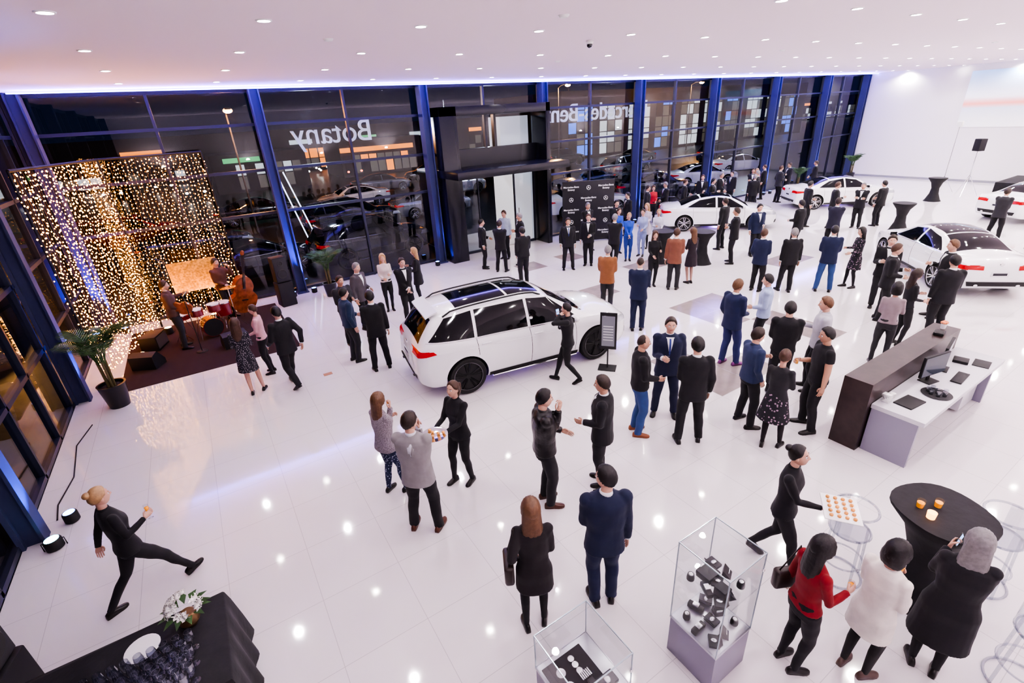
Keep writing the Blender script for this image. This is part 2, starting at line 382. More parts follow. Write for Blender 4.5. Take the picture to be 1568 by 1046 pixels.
    for sd,(W,d,Zd,M) in zip((0,1),wr):
        it=item.get('LR'[sd]) if item else None
        if not it:continue
        c=M@V((.0,.085,-.03))
        if it=='glass':
            b.add(lathe([(.022,-.05),(.026,-.045),(.030,.06),(.028,.06),(.024,-.035)],14,c),CLEAR);b.add(lathe([(.0225,-.04),(.0265,.03)],12,c),DRINK)
        elif it=='flute':
            b.add(lathe([(.028,-.09),(.004,-.085),(.004,-.02),(.022,.01),(.026,.1),(.024,.1)],14,c),CLEAR);b.add(lathe([(.015,.005),(.022,.07)],12,c),DRINK)
        elif it=='phone':
            b.add(box((-.038,.06,-.03),(.038,.20,-.02),.004),GLOSSBLK,M);b.add(box((-.034,.07,-.0315),(.034,.19,-.031)),mat('phone_screen',(.1,.2,.4),.2,emit=(.35,.55,1),es=1),M)
        elif it=='canape':b.add(sph(c,.02,8,6),CANAPE)
        elif it in('tray','tray2'):
            c=W+d*.16+V((0,0,.035));a=V((d.x,d.y,0)).normalized();MT=Matrix((V((a.y,-a.x,0)),a,V((0,0,1)))).transposed().to_4x4();MT.translation=c
            if it=='tray':
                b.add(box((-.20,-.17,0),(.20,.17,.014),.006),PORC,MT)
                for ii in range(5):
                    for jj in range(4):b.add(lathe([(.017,0),(.02,.012),(.016,.022),(.006,.027)],9,(-.14+.07*ii,-.105+.07*jj,.014)),CANAPE,MT)
            else:
                b.add(lathe([(.05,0),(.17,.004),(.185,.018),(.18,.02),(.16,.01)],26),CHROME,MT)
                for ii in range(14):
                    r=.05 if ii<5 else .12;an=ii*2.1;b.add(sph((r*cos(an),r*sin(an),.03),(.028,.022,.018),8,6),CANAPE,MT)
    if bag:
        sd=-1 if bag=='L' else 1;p=UB((sd*.26,-.02,1.0))
        b.add(box(p+V((-.05,-.15,-.14)),p+V((.05,.15,.10)),.03),mat('bag_leather',(.03,.02,.018),.35))
        b.add(tube([p+V((0,-.11,.08)),UB((sd*.18,-.03,1.50)),p+V((0,.11,.08))],.008,6),mat('bag_leather'))
    yw=yaw if yaw is not None else degrees(atan2(X,Y))+rel
    for i,v in enumerate(b.v):b.v[i]=(v[0]*s,v[1]*s,v[2]*s)
    return b.obj(name,(X,Y,0.001 if not(-2.55<X<1.25 and 12.2<Y<16.35) else .013),-radians(yw),allsmooth=True,fixn=False)
# ------------------------------------------------------------ cars
def pch(tab):
    xs=[a for a,_ in tab];ys=[c for _,c in tab];n=len(xs);d=[(ys[i+1]-ys[i])/(xs[i+1]-xs[i]) for i in range(n-1)]
    m=[d[0]]+[0 if d[i-1]*d[i]<=0 else 2*d[i-1]*d[i]/(d[i-1]+d[i]) for i in range(1,n-1)]+[d[-1]]
    def f(x):
        x=max(xs[0],min(xs[-1],x));i=0
        while i<n-2 and x>xs[i+1]:i+=1
        h=xs[i+1]-xs[i];t=(x-xs[i])/h
        return ys[i]*(1+2*t)*(1-t)**2+m[i]*h*t*(1-t)**2+ys[i+1]*t*t*(3-2*t)+m[i+1]*h*t*t*(t-1)
    return f
SUV=dict(L=4.82,top=[(-2.41,.64),(-2.385,.93),(-2.31,1.12),(-2.14,1.38),(-1.93,1.60),(-1.7,1.665),(-1.0,1.715),(-.2,1.735),(.3,1.68),(.8,1.43),(1.2,1.19),(1.35,1.14),(1.95,1.06),(2.22,.95),(2.37,.78),(2.41,.62)],
 belt=[(-2.41,.6),(-2.33,1.02),(-2,1.14),(-1,1.11),(0,1.07),(1.2,1.04),(1.95,.96),(2.22,.85),(2.41,.58)],
 bot=[(-2.41,.5),(-2.33,.34),(-2.05,.25),(2.05,.23),(2.32,.28),(2.41,.42)],
 w=[(-2.41,.60),(-2.34,.80),(-2.15,.905),(-1.6,.965),(-.8,.935),(.6,.935),(1.5,.965),(2.0,.92),(2.25,.80),(2.37,.62),(2.41,.46)],
 wr=[(-2.41,.5),(-2.2,.62),(-1.9,.58),(-1.2,.635),(0,.655),(.5,.64),(1.2,.74),(1.4,.80),(2.1,.74),(2.41,.4)],
 ax=(-1.46,1.455),R=.385,
 side=[[(-.06,1.11),(1.02,1.075),(.42,1.555),(-.06,1.625)],[(-1.19,1.14),(-.12,1.11),(-.12,1.625),(-1.15,1.61)],[(-2.12,1.20),(-1.25,1.145),(-1.21,1.605),(-1.74,1.54)]],
 ws=[(1.22,.70),(.48,.575)],rw=[(-2.27,.58),(-1.97,.51)],roof=[(-.35,.32,.47),(-1.45,-.40,.47)],doors=(.93,-.09,-1.22),
 tail=[(.56,.88,.93,1.05)],rail=True)
SED=dict(L=4.7,top=[(-2.35,.6),(-2.325,.86),(-2.22,1.0),(-1.75,1.06),(-1.55,1.10),(-1.0,1.31),(-.5,1.41),(0,1.43),(.4,1.37),(.85,1.17),(1.15,1.0),(1.3,.965),(1.95,.88),(2.2,.78),(2.32,.64),(2.35,.52)],
 belt=[(-2.35,.55),(-2.28,.9),(-2,.98),(-1,.96),(0,.93),(1.2,.90),(1.95,.81),(2.2,.70),(2.35,.5)],
 bot=[(-2.35,.42),(-2.27,.28),(-2,.2),(2,.18),(2.27,.22),(2.35,.36)],
 w=[(-2.35,.58),(-2.28,.78),(-2.05,.87),(-1.5,.92),(-.7,.905),(.6,.90),(1.45,.915),(1.95,.87),(2.2,.74),(2.31,.56),(2.35,.42)],
 wr=[(-2.35,.5),(-2.1,.72),(-1.6,.70),(-.9,.60),(0,.60),(.4,.60),(1.1,.70),(1.35,.76),(2.05,.68),(2.35,.38)],
 ax=(-1.42,1.42),R=.335,
 side=[[(-.12,.96),(.95,.935),(.38,1.27),(-.12,1.345)],[(-1.32,1.0),(-.2,.965),(-.2,1.345),(-.82,1.25)]],
 ws=[(1.12,.66),(.48,.54)],rw=[(-1.56,.62),(-.82,.52)],roof=[(-.76,.42,.50)],doors=(.93,-.16,-1.1),tail=[(.46,.84,.76,.88)],rail=False)
def car_mesh(sp,name,paint,rim):
    L=sp['L'];h=L/2;F={k:pch(sp[k]) for k in('top','belt','bot','w','wr')}
    xs=[-h+h*(1-cos(pi*i/96))for i in range(97)]
    rings=[]
    for x in xs:
        top,be,bo,w,wr=[F[k](x) for k in('top','belt','bot','w','wr')]
        be=min(be,top-.035);wr=min(wr,w*.93);zr=max(top-.075,be+.008)
        k=[(0,bo),(.80*w,bo),(.955*w,bo+.07),(w,bo+.42*(be-bo)),(.992*w,bo+.72*(be-bo)),(.985*w,bo+.86*(be-bo)),(.945*w,be)]
        pts=[k[0],k[1]]
        for i in range(1,len(k)-1):
            p0,p1,p2,p3=k[i-1],k[i],k[i+1],k[min(i+2,len(k)-1)]
            for q in range(1,5):
                t=q/4;pts.append(tuple(.5*((2*p1[c])+(-p0[c]+p2[c])*t+(2*p0[c]-5*p1[c]+4*p2[c]-p3[c])*t*t+(-p0[c]+3*p1[c]-3*p2[c]+p3[c])*t**3) for c in(0,1)))
        S=k[-1]
        for q in range(1,7):
            t=q/6;bul=.02*sin(pi*t)*min(1,(zr-be)/.3);pts.append((lerp(S[0],wr,t)+bul,lerp(be,zr,t)))
        for q in range(1,8):
            t=q/7;pts.append((wr*(1-t),zr+(top-zr)*(1-(1-t)**2.2)))
        r=[V((x,y,z)) for y,z in pts]+[V((x,-y,z)) for y,z in pts[1:-1][::-1]]
        rings.append(r)
    b=MB();b.add(loft(rings),paint);me=b.mesh('body');bm=bmesh.new();bm.from_mesh(me);bmesh.ops.recalc_face_normals(bm,faces=bm.faces);bm.to_mesh(me);bm.free()
    me.materials.append(BLACK)
    c=MB();R=sp['R']
    for ax in sp['ax']:
        for sd in(-1,1):
            c.add(loft([[V((ax+(R+.045)*cos(2*pi*j/40),y,R+(R+.045)*sin(2*pi*j/40))) for j in range(40)] for y in(sd*.58,sd*1.3)]),BLACK)
    cm=c.mesh('cut');bm=bmesh.new();bm.from_mesh(cm);bmesh.ops.recalc_face_normals(bm,faces=bm.faces);bm.to_mesh(cm);bm.free()
    o=bpy.data.objects.new('b',me);oc=bpy.data.objects.new('c',cm);COL.objects.link(o);COL.objects.link(oc)
    md=o.modifiers.new('b','BOOLEAN');md.operation='DIFFERENCE';md.object=oc;md.solver='EXACT';md.material_mode='TRANSFER'
    dg=bpy.context.evaluated_depsgraph_get();ev=o.evaluated_get(dg);m2=ev.to_mesh()
    vs=[v.co.copy() for v in m2.vertices];mats=[m.name if m else '' for m in m2.materials]
    fp=[];fb=[]
    for p in m2.polygons:
        (fb if mats[p.material_index]==BLACK.name else fp).append(tuple(p.vertices))
    ev.to_mesh_clear();bpy.data.objects.remove(o);bpy.data.objects.remove(oc)
    B=MB();B.mi(paint);B.add((vs,fp),paint);B.add((vs,fb),BLACK)
    bv=BVHTree.FromPolygons(vs,fp)
    GL=mat('car_window',(.006,.007,.009),.06,spec=.35);RED=mat('tail_light',(.35,.006,.01),.15,emit=(1,.02,.02),es=.12);HLm=mat('head_light',(.6,.62,.68),.08,metal=.4,coat=1)
    def cast(mode,a,bb):
        if mode=='L':r=bv.ray_cast(V((a,3,bb)),V((0,-1,0)))
        elif mode=='Rr':r=bv.ray_cast(V((a,-3,bb)),V((0,1,0)))
        elif mode=='rear':r=bv.ray_cast(V((-5,a,bb)),V((1,0,0)))
        elif mode=='front':r=bv.ray_cast(V((5,a,bb)),V((-1,0,0)))
        else:r=bv.ray_cast(V((a,bb,4)),V((0,0,-1)))
        return r
    def panel(mode,q,m,off=.004,nu=14,nv=8):
        g=[];n=nu+1
        for i in range(nv+1):
            for k in range(nu+1):
                u=k/nu;v=i/nv
                a=lerp(lerp(q[0][0],q[1][0],u),lerp(q[3][0],q[2][0],u),v);c=lerp(lerp(q[0][1],q[1][1],u),lerp(q[3][1],q[2][1],u),v)
                r=cast(mode,a,c)
                if r[0] is None:g.append(None);continue
                g.append(r[0]+r[1]*off)
        vs=[p if p else V() for p in g]
        fs=[f for f in[(i*n+k,i*n+k+1,(i+1)*n+k+1,(i+1)*n+k) for i in range(nv) for k in range(nu)] if all(g[x] for x in f) and max((g[f[0]]-g[x]).length for x in f)<.35]
        B.add((vs,fs),m)
    for md_,sd in(('L',1),('Rr',-1)):
        for q in sp['side']:panel(md_,q,GL)
        pts=[]
        for i in range(30):
            x=lerp(sp['side'][-1][0][0]-.05,1.0,i/29);r=cast(md_,x,interp(sorted([(q[k][0],q[k][1]-.022) for q in sp['side'] for k in(0,1)]),x))
            if r[0]:pts.append(r[0]+r[1]*.003)
        B.add(tube(pts,.008,5),CHROME)
        F_=lambda x:F['belt'](x)
        for x in sp['doors']:
            pts=[]
            for i in range(12):
                z=lerp(F['bot'](x)+.12,F_(x)+.02,i/11);r=cast(md_,x+.03*sin(i/11*pi),z)
                if r[0]:pts.append(r[0]+r[1]*.001)
            if len(pts)>2:B.add(tube(pts,.0045,4),BLACK)
        for x in sp['doors'][1:]:
            z=F_(x)-.13;r=cast(md_,x+.2,z)
            if r[0]:B.add(box(r[0]+V((-.11,-.018,-.014)),r[0]+V((.09,.022,.014)),.008),paint)
        panel(md_,[(sp['ax'][0]+R+.07,F['bot'](0)+.02),(sp['ax'][1]-R-.07,F['bot'](0)+.02),(sp['ax'][1]-R-.07,F['bot'](0)+.11),(sp['ax'][0]+R+.07,F['bot'](0)+.11)],BLACK,.008,20,2)
        pts=[]
        for i in range(26):
            x=lerp(-h+.35,h-.7,i/25);r=cast(md_,x,F_(x)-.17)
            if r[0]:pts.append(r[0]-r[1]*.001)
        B.add(tube(pts,.006,5),paint)
        if sp['rail']:
            B.add(tube([(-.95,sd*.93,.27),(.95,sd*.93,.27)],.03,8,flat=.6),CHROME)
        mz=sp['side'][0][1][1];r=cast(md_,.88,mz-.02)
        if r[0]:
            p=r[0];B.add(sph(p+V((-.02,sd*.16,.07)),(.075,.12,.075),14,10),paint);B.add(tube([p,p+V((0,sd*.1,.03))],.025,6),BLACK)
            B.add(box(p+V((-.1,sd*.07,.02)),p+V((-.085,sd*.25,.12)),.004),GLOSSBLK)
        lz=F['belt'](h-.35)
        panel(md_,[(h-.62,lz-.16),(h-.12,lz-.20),(h-.14,lz-.06),(h-.55,lz-.03)],HLm,.006)
        for y0,y1,z0,z1 in sp['tail']:
            panel('rear',[(sd*y0*.8,z0),(sd*y1,z0+.02),(sd*y1,z1),(sd*y0*.8,z1-.02)],RED,.008)
            panel(md_,[(-h+.04,z0+.0),(-h+.40,z0+.05),(-h+.34,z1-.01),(-h+.05,z1)],RED,.008)
        for ax in sp['ax']:
            y=sd*(.80 if sp is SED else .84)
            Mw=Matrix.Translation((ax,y,R))@Matrix.Rotation(-sd*pi/2,4,'X')
            B.add(lathe([(R*.74,-.11),(R*.93,-.12),(R*.985,-.09),(R,-.04),(R,.04),(R*.985,.09),(R*.93,.12),(R*.76,.11),(R*.74,.09)],40),mat('tyre',(.015,.015,.016),.75),Mw)
            B.add(lathe([(R*.75,.105),(R*.775,.115),(R*.73,.118),(R*.715,.10),(R*.69,.0),(R*.69,-.1)],40,cap=False),mat('rim_edge',(.12,.12,.13),.25,.9) if sp['rail'] else rim,Mw)
            B.add(lathe([(.02,-.02),(R*.5,-.02),(R*.5,-.01),(.02,-.01)],24),mat('brake_disc',(.25,.25,.26),.35,1.),Mw)
            B.add(lathe([(R*.69,-.05),(.01,-.06)],24),BLACK,Mw)
            for k in range(5):
                for dd in(-.13,.13):
                    a=2*pi*k/5+.3;p0=V((.05*cos(a+dd*2),.05*sin(a+dd*2),.075));p1=V((R*.72*cos(a+dd*1.4),R*.72*sin(a+dd*1.4),.10))
                    B.add(tube([p0,p0.lerp(p1,.5)+V((0,0,.012)),p1],[.022,.017,.02],6,flat=.7),rim,Mw)
            B.add(lathe([(.055,.05),(.05,.095),(.02,.10)],14),rim,Mw)
    (x0,y0),(x1,y1)=sp['ws'];panel('top',[(x0,-y0),(x0,y0),(x1,y1),(x1,-y1)],GL,.004,20,12)
    (x0,y0),(x1,y1)=sp['rw'];panel('top',[(x0,-y0),(x0,y0),(x1,y1),(x1,-y1)],GL,.004,20,12)
    for x0,x1,y0 in sp['roof']:panel('top',[(x0,-y0),(x0,y0),(x1,y0),(x1,-y0)],GL,.004,14,10)
    gz=.62 if sp is SUV else .5
    panel('front',[(-.42,gz-.1),(.42,gz-.1),(.36,gz+.16),(-.36,gz+.16)],GLOSSBLK,.006)
    B.add(tube([(h+.012,-.36,gz+.03),(h+.02,.36,gz+.03)],.014,6),CHROME);B.add(lathe([(.075,-.01),(.085,0),(.075,.01)],20),CHROME,Matrix.Translation((h+.02,0,gz+.03))@Matrix.Rotation(pi/2,4,'Y'))
    for sd in(-1,1):panel('front',[(sd*.48,gz-.24),(sd*.74,gz-.22),(sd*.74,gz-.1),(sd*.5,gz-.1)],BLACK,.006)
    bz=F['bot'](-h+.05)
    panel('rear',[(-.62,bz+.03),(.62,bz+.03),(.66,bz+.15),(-.66,bz+.15)],BLACK,.012,12,4)
    pz=.80 if sp is SUV else .66
    r=cast('rear',0,pz)
    if r[0]:
        x=r[0].x;B.add(box((x-.012,-.19,pz-.06),(x-.002,.19,pz+.06),.004),mat('number_plate',(.7,.7,.72),.4));B.add(box((x-.0135,-.15,pz-.03),(x-.0122,.15,pz+.03)),mat('plate_letters',(.02,.02,.03),.5))
    pz=1.0 if sp is SUV else .90
    r=cast('rear',0,pz)
    if r[0]:B.add(lathe([(.04,-.01),(.05,.0),(.04,.01)],20),CHROME,Matrix.Translation(r[0]-V((.008,0,0)))@Matrix.Rotation(pi/2,4,'Y'))
    for sd in(-1,1):B.add(tube([(-h+.06,sd*.45,bz+.06),(-h-.02,sd*.45,bz+.06)],[.045,.045],12,flat=.6),CHROME)
    if sp['rail']:
        for sd in(-1,1):
            pts=[]
            for i in range(14):
                x=lerp(-1.75,.30,i/13);r=cast('top',x,sd*.60)
                if r[0]:pts.append(r[0]+V((0,0,.045 if 0<i<13 else .0)))
            B.add(tube(pts,.017,6),BLACK)
        B.add(loft([[V((x,y,z)) for y in(-.53,-.3,0,.3,.53)]+[V((x,y,z-.03)) for y in(.53,.3,0,-.3,-.53)] for x,z in((-2.06,1.585),(-1.95,1.63),(-1.82,1.665))]),paint)
        panel('rear',[(-.3,.31),(.3,.31),(.3,.36),(-.3,.36)],CHROME,.02,8,2)
    return B.mesh(name,35)
CARWHITE=mat('car_paint_white',(.82,.82,.84),.22,coat=1.)
suv_me=car_mesh(SUV,'suv_mesh',CARWHITE,mat('rim_black',(.02,.02,.022),.25,.6))
sed_me=car_mesh(SED,'sedan_mesh',CARWHITE,mat('rim_silver',(.55,.55,.57),.25,1.))
PAINTS=[]
def car(name,me,x,y,ang,z=0,paint=None):
    o=bpy.data.objects.new(name,me);o.location=(x,y,z);o.rotation_euler=(0,0,radians(ang));PENDING.append(o)
    if paint:PAINTS.append((o,paint))
    return o
car('suv',suv_me,5.12,8.22,-8.5)
car('coupe_car',sed_me,17.9,5.0,46)
car('coupe_car',sed_me,18.9,13.4,-42)
car('coupe_car',sed_me,26.6,12.2,-36)
car('coupe_car',sed_me,28.6,5.4,-20)
dk=[mat('car_paint_black',(.01,.01,.013),.15,coat=1.),mat('car_paint_grey',(.08,.085,.1),.2,.6,coat=1.),mat('car_paint_silver',(.4,.41,.43),.25,.7,coat=1.),mat('car_paint_blue',(.02,.04,.12),.2,.4,coat=1.),mat('car_paint_red',(.3,.02,.02),.2,coat=1.)]
for i,(x,y,a) in enumerate([(5.6,19.7,8),(1.2,20.2,15),(-.5,25.5,5),(6.5,25.5,3),(11.5,27,0),(17.5,20.3,-20),(22.6,20.4,-22),(23,27,180),(29,22,-25),(16,33,5),(9,34,180),(3,33.5,0),(30,30,10),(36,24,-20),(-7,21,80),(42,30,0),(37,36,180),(24,38,180),(-3,30,0),(13,40,0),(19,44,180),(33,42,0)]):
    car('parked_car',suv_me if i%3==0 else sed_me,x,y,a,-.05,dk[(0,0,1,0,2,0,1,3,0,2,1,0,2,1,0,3,2,1,4,2,1,0)[i]] if i not in(5,8,13,10) else None)
# ------------------------------------------------------------ people
bk=(.010,.010,.013);navy=(.010,.017,.055);char=(.025,.025,.03);grey=(.26,.245,.25);jean=(.03,.07,.20);tan=(.24,.10,.04)
P=person
FLOR=pattern('floral_fabric',(.015,.015,.02),(.35,.22,.30),22,.33);DOT=pattern('patterned_fabric',(.02,.02,.03),(.4,.35,.38),45,.35);PANTP=pattern('patterned_trousers',(.02,.03,.08),(.35,.38,.5),35,.35)
LEATH=mat('black_leather',(.012,.011,.012),.32,bump=.4,bs=18)
FUR=mat('grey_fur',(.32,.28,.31),.95,bump=.8,bs=70,var=.3)
P('waitress',-1.68,5.80,82,'shirt',1.72,('swingb','drink'),'stride','bun','blonde',bk,item={'R':'flute'},lean=-3)
P('woman',1.32,5.74,55,'vest',1.66,('drink','mouth'),'contra','long','lbrown',topm=FUR,botm=PANTP,item={'R':'canape'})
P('man_in_blazer',1.42,4.80,25,'suit',1.80,('high','mouth'),'wide','short','dark',grey,bk,shirt=(.6,.6,.65),hy=25,item={'R':'canape'},bulk=1.1,shoe=(.10,.03,.015))
P('waitress',2.26,5.31,-135,'shirt',1.72,('tray','tray'),'contra','pony','brown',bk,item={'L':'tray2'},hp=-12)
P('man_in_leather_jacket',2.98,4.25,78,'jacket',1.80,('low','mouth'),'stand','short','black',topm=LEATH,shirt=bk,shoe=(.08,.03,.02),bulk=1.12)
P('man_in_suit',3.86,4.10,-85,'suit',1.76,('low','pocket'),'stand','short','dark',bk,skin=1,bulk=1.12)
P('woman_in_coat',1.83,2.86,-5,'midcoat',1.70,('bag','low'),'stand','long','lbrown',(.016,.013,.015),bag='L')
P('man_in_suit',2.59,2.68,-15,'suit',1.82,('low','down'),'stand','short','black',(.008,.014,.045),navy,hy=-50)
P('waitress',4.50,1.90,95,'shirt',1.70,('down','tray'),'walk','bun','black',bk,item={'R':'tray'},hp=-15)
P('woman',3.58,1.17,45,'blouse',1.62,('down','drink'),'stand','long','black',(.22,.008,.012),bk,bag='L',item={'R':'glass'})
P('woman_in_coat',4.00,.80,25,'midcoat',1.62,('drink','low'),'stand','bob','black',(.72,.68,.62),(.02,.02,.02),item={'L':'flute'},shoe=(.1,.06,.05))
P('woman_in_dress',4.55,.45,-12,'coat',1.68,('high','high'),'stand','long','grey',bk,item={'L':'phone'},bulk=1.1)
P('man_in_jacket',5.15,4.65,78,'jacket',1.78,('pocket','low'),'stand','bald','dark',bk,jean,shoe=(.25,.08,.03),skin=1)
P('man_in_suit',5.93,4.78,172,'suit',1.82,('down','drink'),'wide','short','dark',(.012,.017,.05),(.012,.017,.05),tie=(.02,.04,.2),item={'R':'glass'},hp=-8)
P('man_in_suit',5.61,4.0,-15,'suit',1.82,('low','down'),'wide','short','black',bk)
P('man_in_shirt',6.72,3.78,55,'shirt',1.74,('drink','pocket'),'wide','short','dark',(.025,.04,.10),bk)
P('woman_in_skirt',6.50,3.20,15,'blouse',1.66,('drink','drink'),'contra','up','brown',(.02,.02,.024),(.015,.012,.015),skirt=(.55,FLOR))
P('man_in_tshirt',7.42,3.09,-115,'tee',1.78,('down','drink'),'wide','short','black',bk,skin=1,item={'R':'glass'})
P('man_in_shirt',8.62,3.72,-100,'shirt',1.80,('down','drink'),'stand','short','lbrown',(.45,.45,.5),bk)
P('man_in_jacket',8.0,4.0,-5,'jacket',1.78,('drink','drink'),'stand','short','black',bk)
P('man_in_blazer',8.37,5.26,40,'suit',1.80,('pocket','low'),'contra','short','lbrown',(.012,.02,.07),(.03,.04,.14),shoe=(.2,.05,.2),skin=1)
P('man_in_shirt',9.25,5.15,-90,'shirt',1.74,('low','down'),'stand','short','black',(.35,.42,.62),bk)
P('woman_in_jacket',5.32,6.68,-82,'jacket',1.70,('phone','mouth'),'walk','up','black',bk,shirt=bk,item={'R':'phone'})
P('man_in_jacket',8.54,9.05,8,'suit',1.76,('drink','drink'),'stand','short','grey',tan,char)
P('man_in_suit',8.22,7.63,5,'suit',1.80,('drink','drink'),'stand','bald','dark',navy,navy)
P('man_in_jacket',2.15,10.45,70,'jacket',1.74,('low','down'),'stand','short','black',(.02,.04,.09),char)
P('man_in_suit',2.50,9.65,-8,'suit',1.80,('low','down'),'wide','short','black',bk)
P('man_in_shirt',2.35,11.5,150,'jacket',1.74,('drink','drink'),'stand','short','dark',char,skin=1)
P('man_in_blazer',2.95,12.2,130,'suit',1.78,('low','down'),'stand','short','grey',(.08,.07,.08))
P('woman',3.93,13.1,175,'blouse',1.66,('drink','drink'),'close','long','blonde',(.62,.55,.52),bk,item={'R':'glass'})
P('woman_in_coat',4.85,13.0,-80,'midcoat',1.68,('drink','drink'),'stand','long','blonde',bk)
P('man_in_suit',4.05,11.9,160,'suit',1.76,('clasp','clasp'),'stand','short','dark',bk)
P('woman_in_dress',0.0,10.3,15,'dress',1.66,('drink','drink'),'contra','long','brown',topm=DOT,bot=(.45,.28,.2),botm=SKINS[0])
P('woman',.42,11.1,-70,'blouse',1.62,('low','down'),'stand','up','brown',(.6,.35,.38),bk)
P('man_in_suit',.76,10.1,-25,'suit',1.78,('swingf','swingb'),'walk','short','black',bk)
P('guitarist',-1.2,14.1,100,'shirt',1.76,('neck','strum'),'wide','short','brown',(.10,.05,.04),char,fem=False)
P('bassist',.0,15.72,140,'shirt',1.76,('basshi','strum'),'stand','short','dark',(.12,.05,.03),char,fem=False)
far=[(8.1,14.9,95,'suit'),(8.35,14.1,20,'suit'),(9.42,15.5,-150,'shirt',(.35,.42,.5)),(9.45,14.5,-100,'jacket'),(8.15,12.4,-20,'jacket'),
(10.22,12.77,170,'suit'),(11.06,12.7,185,'suit'),(11.5,11.9,10,'suit'),(13.4,13.8,160,'jacket'),(14.6,9.55,-90,'suit'),(12.74,7.45,20,'suit',navy),(13.25,6.9,-20,'suit'),(17.2,8.9,-60,'suit'),(18.1,8.2,10,'suit',(.02,.02,.04)),
(21.5,9.9,80,'suit'),(22.3,9.3,190,'suit'),(23.1,8.9,-60,'suit'),(17.0,15.6,100,'suit'),(21.0,15.8,180,'suit'),(22.0,15.5,120,'suit'),(23.3,15.8,-150,'suit'),(24.6,15.5,180,'suit'),(26.1,15.8,-100,'suit'),(23.6,14.6,-80,'suit'),(21.2,10.8,60,'suit'),
(23.2,5.3,20,'suit',char),(22.5,4.1,60,'suit'),(12.4,14.3,150,'suit'),(15.0,14.8,-120,'suit'),(15.9,10.9,-60,'suit'),(19.6,15.7,90,'suit'),(18.4,15.8,-120,'suit'),
(20.3,14.7,100,'suit'),(27.4,15.2,-120,'suit'),(25.7,14.7,60,'suit',char),(22.6,14.1,0,'suit'),(15.9,9.6,150,'suit',navy),(28.9,14.6,-90,'suit')]
armset=[('low','down'),('clasp','clasp'),('down','drink'),('cross','cross'),('pocket','low'),('down','down')]
for i,t in enumerate(far):
    c=t[4] if len(t)>4 else bk
    P('man_in_'+('suit' if t[3]=='suit' else 'jacket' if t[3]=='jacket' else 'shirt'),t[0],t[1],t[2],t[3],1.74+.02*(i%5),armset[i%6],('stand','wide','stand','contra2')[i%4],'short',('black','dark','brown','grey')[i%4],c,bk,tie=[None,(.2,.02,.02),(.02,.04,.2)][i%3] if t[3]=='suit' else None,skin=i%2)
UNI=(.03,.08,.42)
P('woman_in_uniform',12.41,12.15,175,'blouse',1.68,('clasp','clasp'),'close','up','blonde',UNI,(.02,.05,.25))
P('woman_in_uniform',13.2,12.25,-160,'blouse',1.68,('drink','drink'),'close','up','dark',(.3,.35,.55),(.25,.3,.5))
P('woman_in_uniform',12.85,13.1,150,'blouse',1.66,('low','down'),'close','pony','brown',UNI,(.02,.05,.25))
P('woman_in_dress',14.1,12.9,-150,'dress',1.68,('drink','drink'),'close','long','blonde',(.5,.45,.5),skin=0)
P('woman',10.93,9.64,165,'blouse',1.66,('drink','drink'),'close','long','brown',bk,bk)
P('man_in_jacket',11.14,9.05,8,'suit',1.78,('down','low'),'stand','short','brown',(.20,.08,.05),char)
P('woman_in_dress',11.95,9.1,-40,'dress',1.66,('drink','drink'),'close','long','lbrown',(.02,.012,.02),bot=(.4,.25,.2))
P('woman',13.6,11.9,170,'blouse',1.66,('drink','drink'),'close','up','blonde',(.5,.5,.6),bk)
P('woman',17.7,15.9,170,'blouse',1.68,('low','down'),'close','long','brown',(.4,.02,.03),bk)
P('woman',25.4,15.8,170,'blouse',1.66,('low','down'),'close','long','blonde',(.3,.1,.15),bk)
P('man_in_blazer',13.98,6.26,-5,'suit',1.80,('drink','drink'),'wide','short','black',navy,jean)
P('woman_in_dress',14.8,5.94,-120,'dress',1.68,('drink','drink'),'contra','long','black',topm=FLOR)
P('man_in_suit',12.95,4.45,85,'suit',1.82,('drink','drink'),'stand','short','brown',bk)
P('man_in_suit',13.75,4.85,175,'suit',1.82,('pocket','drink'),'stand','short','dark',bk)
P('man_in_suit',12.70,3.30,-30,'suit',1.82,('down','low'),'stand','short','black',bk)
P('man_in_suit',14.0,3.75,-110,'suit',1.84,('down','drink'),'stand','short','lbrown',bk,shirt=(.85,.85,.85))
P('woman',11.79,3.6,60,'blouse',1.66,('drink','drink'),'stand','long','dark',bk,bk)
P('woman',10.6,3.45,0,'blouse',1.68,('drink','drink'),'stand','bob','black',(.28,.22,.24),char)
# ------------------------------------------------------------ room
def simple(name,parts,**k):
    b=MB()
    for p in parts:b.add(p[0],p[1],p[2] if len(p)>2 else None,smooth=True)
    return b.obj(name,**k)
m=bpy.data.materials.new('glossy_tile');m.use_nodes=True;nt=m.node_tree;pb=nt.nodes['Principled BSDF']
tc=nt.nodes.new('ShaderNodeTexCoord');br=nt.nodes.new('ShaderNodeTexBrick');br.offset=0;br.inputs['Scale'].default_value=1
br.inputs['Brick Width'].default_value=.9;br.inputs['Row Height'].default_value=.9;br.inputs['Mortar Size'].default_value=.004;br.inputs['Mortar Smooth'].default_value=.3
br.inputs['Color1'].default_value=(.74,.705,.715,1);br.inputs['Color2'].default_value=(.72,.69,.70,1);br.inputs['Mortar'].default_value=(.52,.50,.51,1)
nt.links.new(tc.outputs['Object'],br.inputs['Vector']);nt.links.new(br.outputs['Color'],pb.inputs['Base Color'])
ns=nt.nodes.new('ShaderNodeTexNoise');ns.inputs['Scale'].default_value=1.2;rm=nt.nodes.new('ShaderNodeMapRange');rm.inputs[3].default_value=.035;rm.inputs[4].default_value=.085
nt.links.new(tc.outputs['Object'],ns.inputs['Vector']);nt.links.new(ns.outputs['Fac'],rm.inputs[0]);nt.links.new(rm.outputs[0],pb.inputs['Roughness']);pb.inputs['Specular IOR Level'].default_value=.95
TILE=m
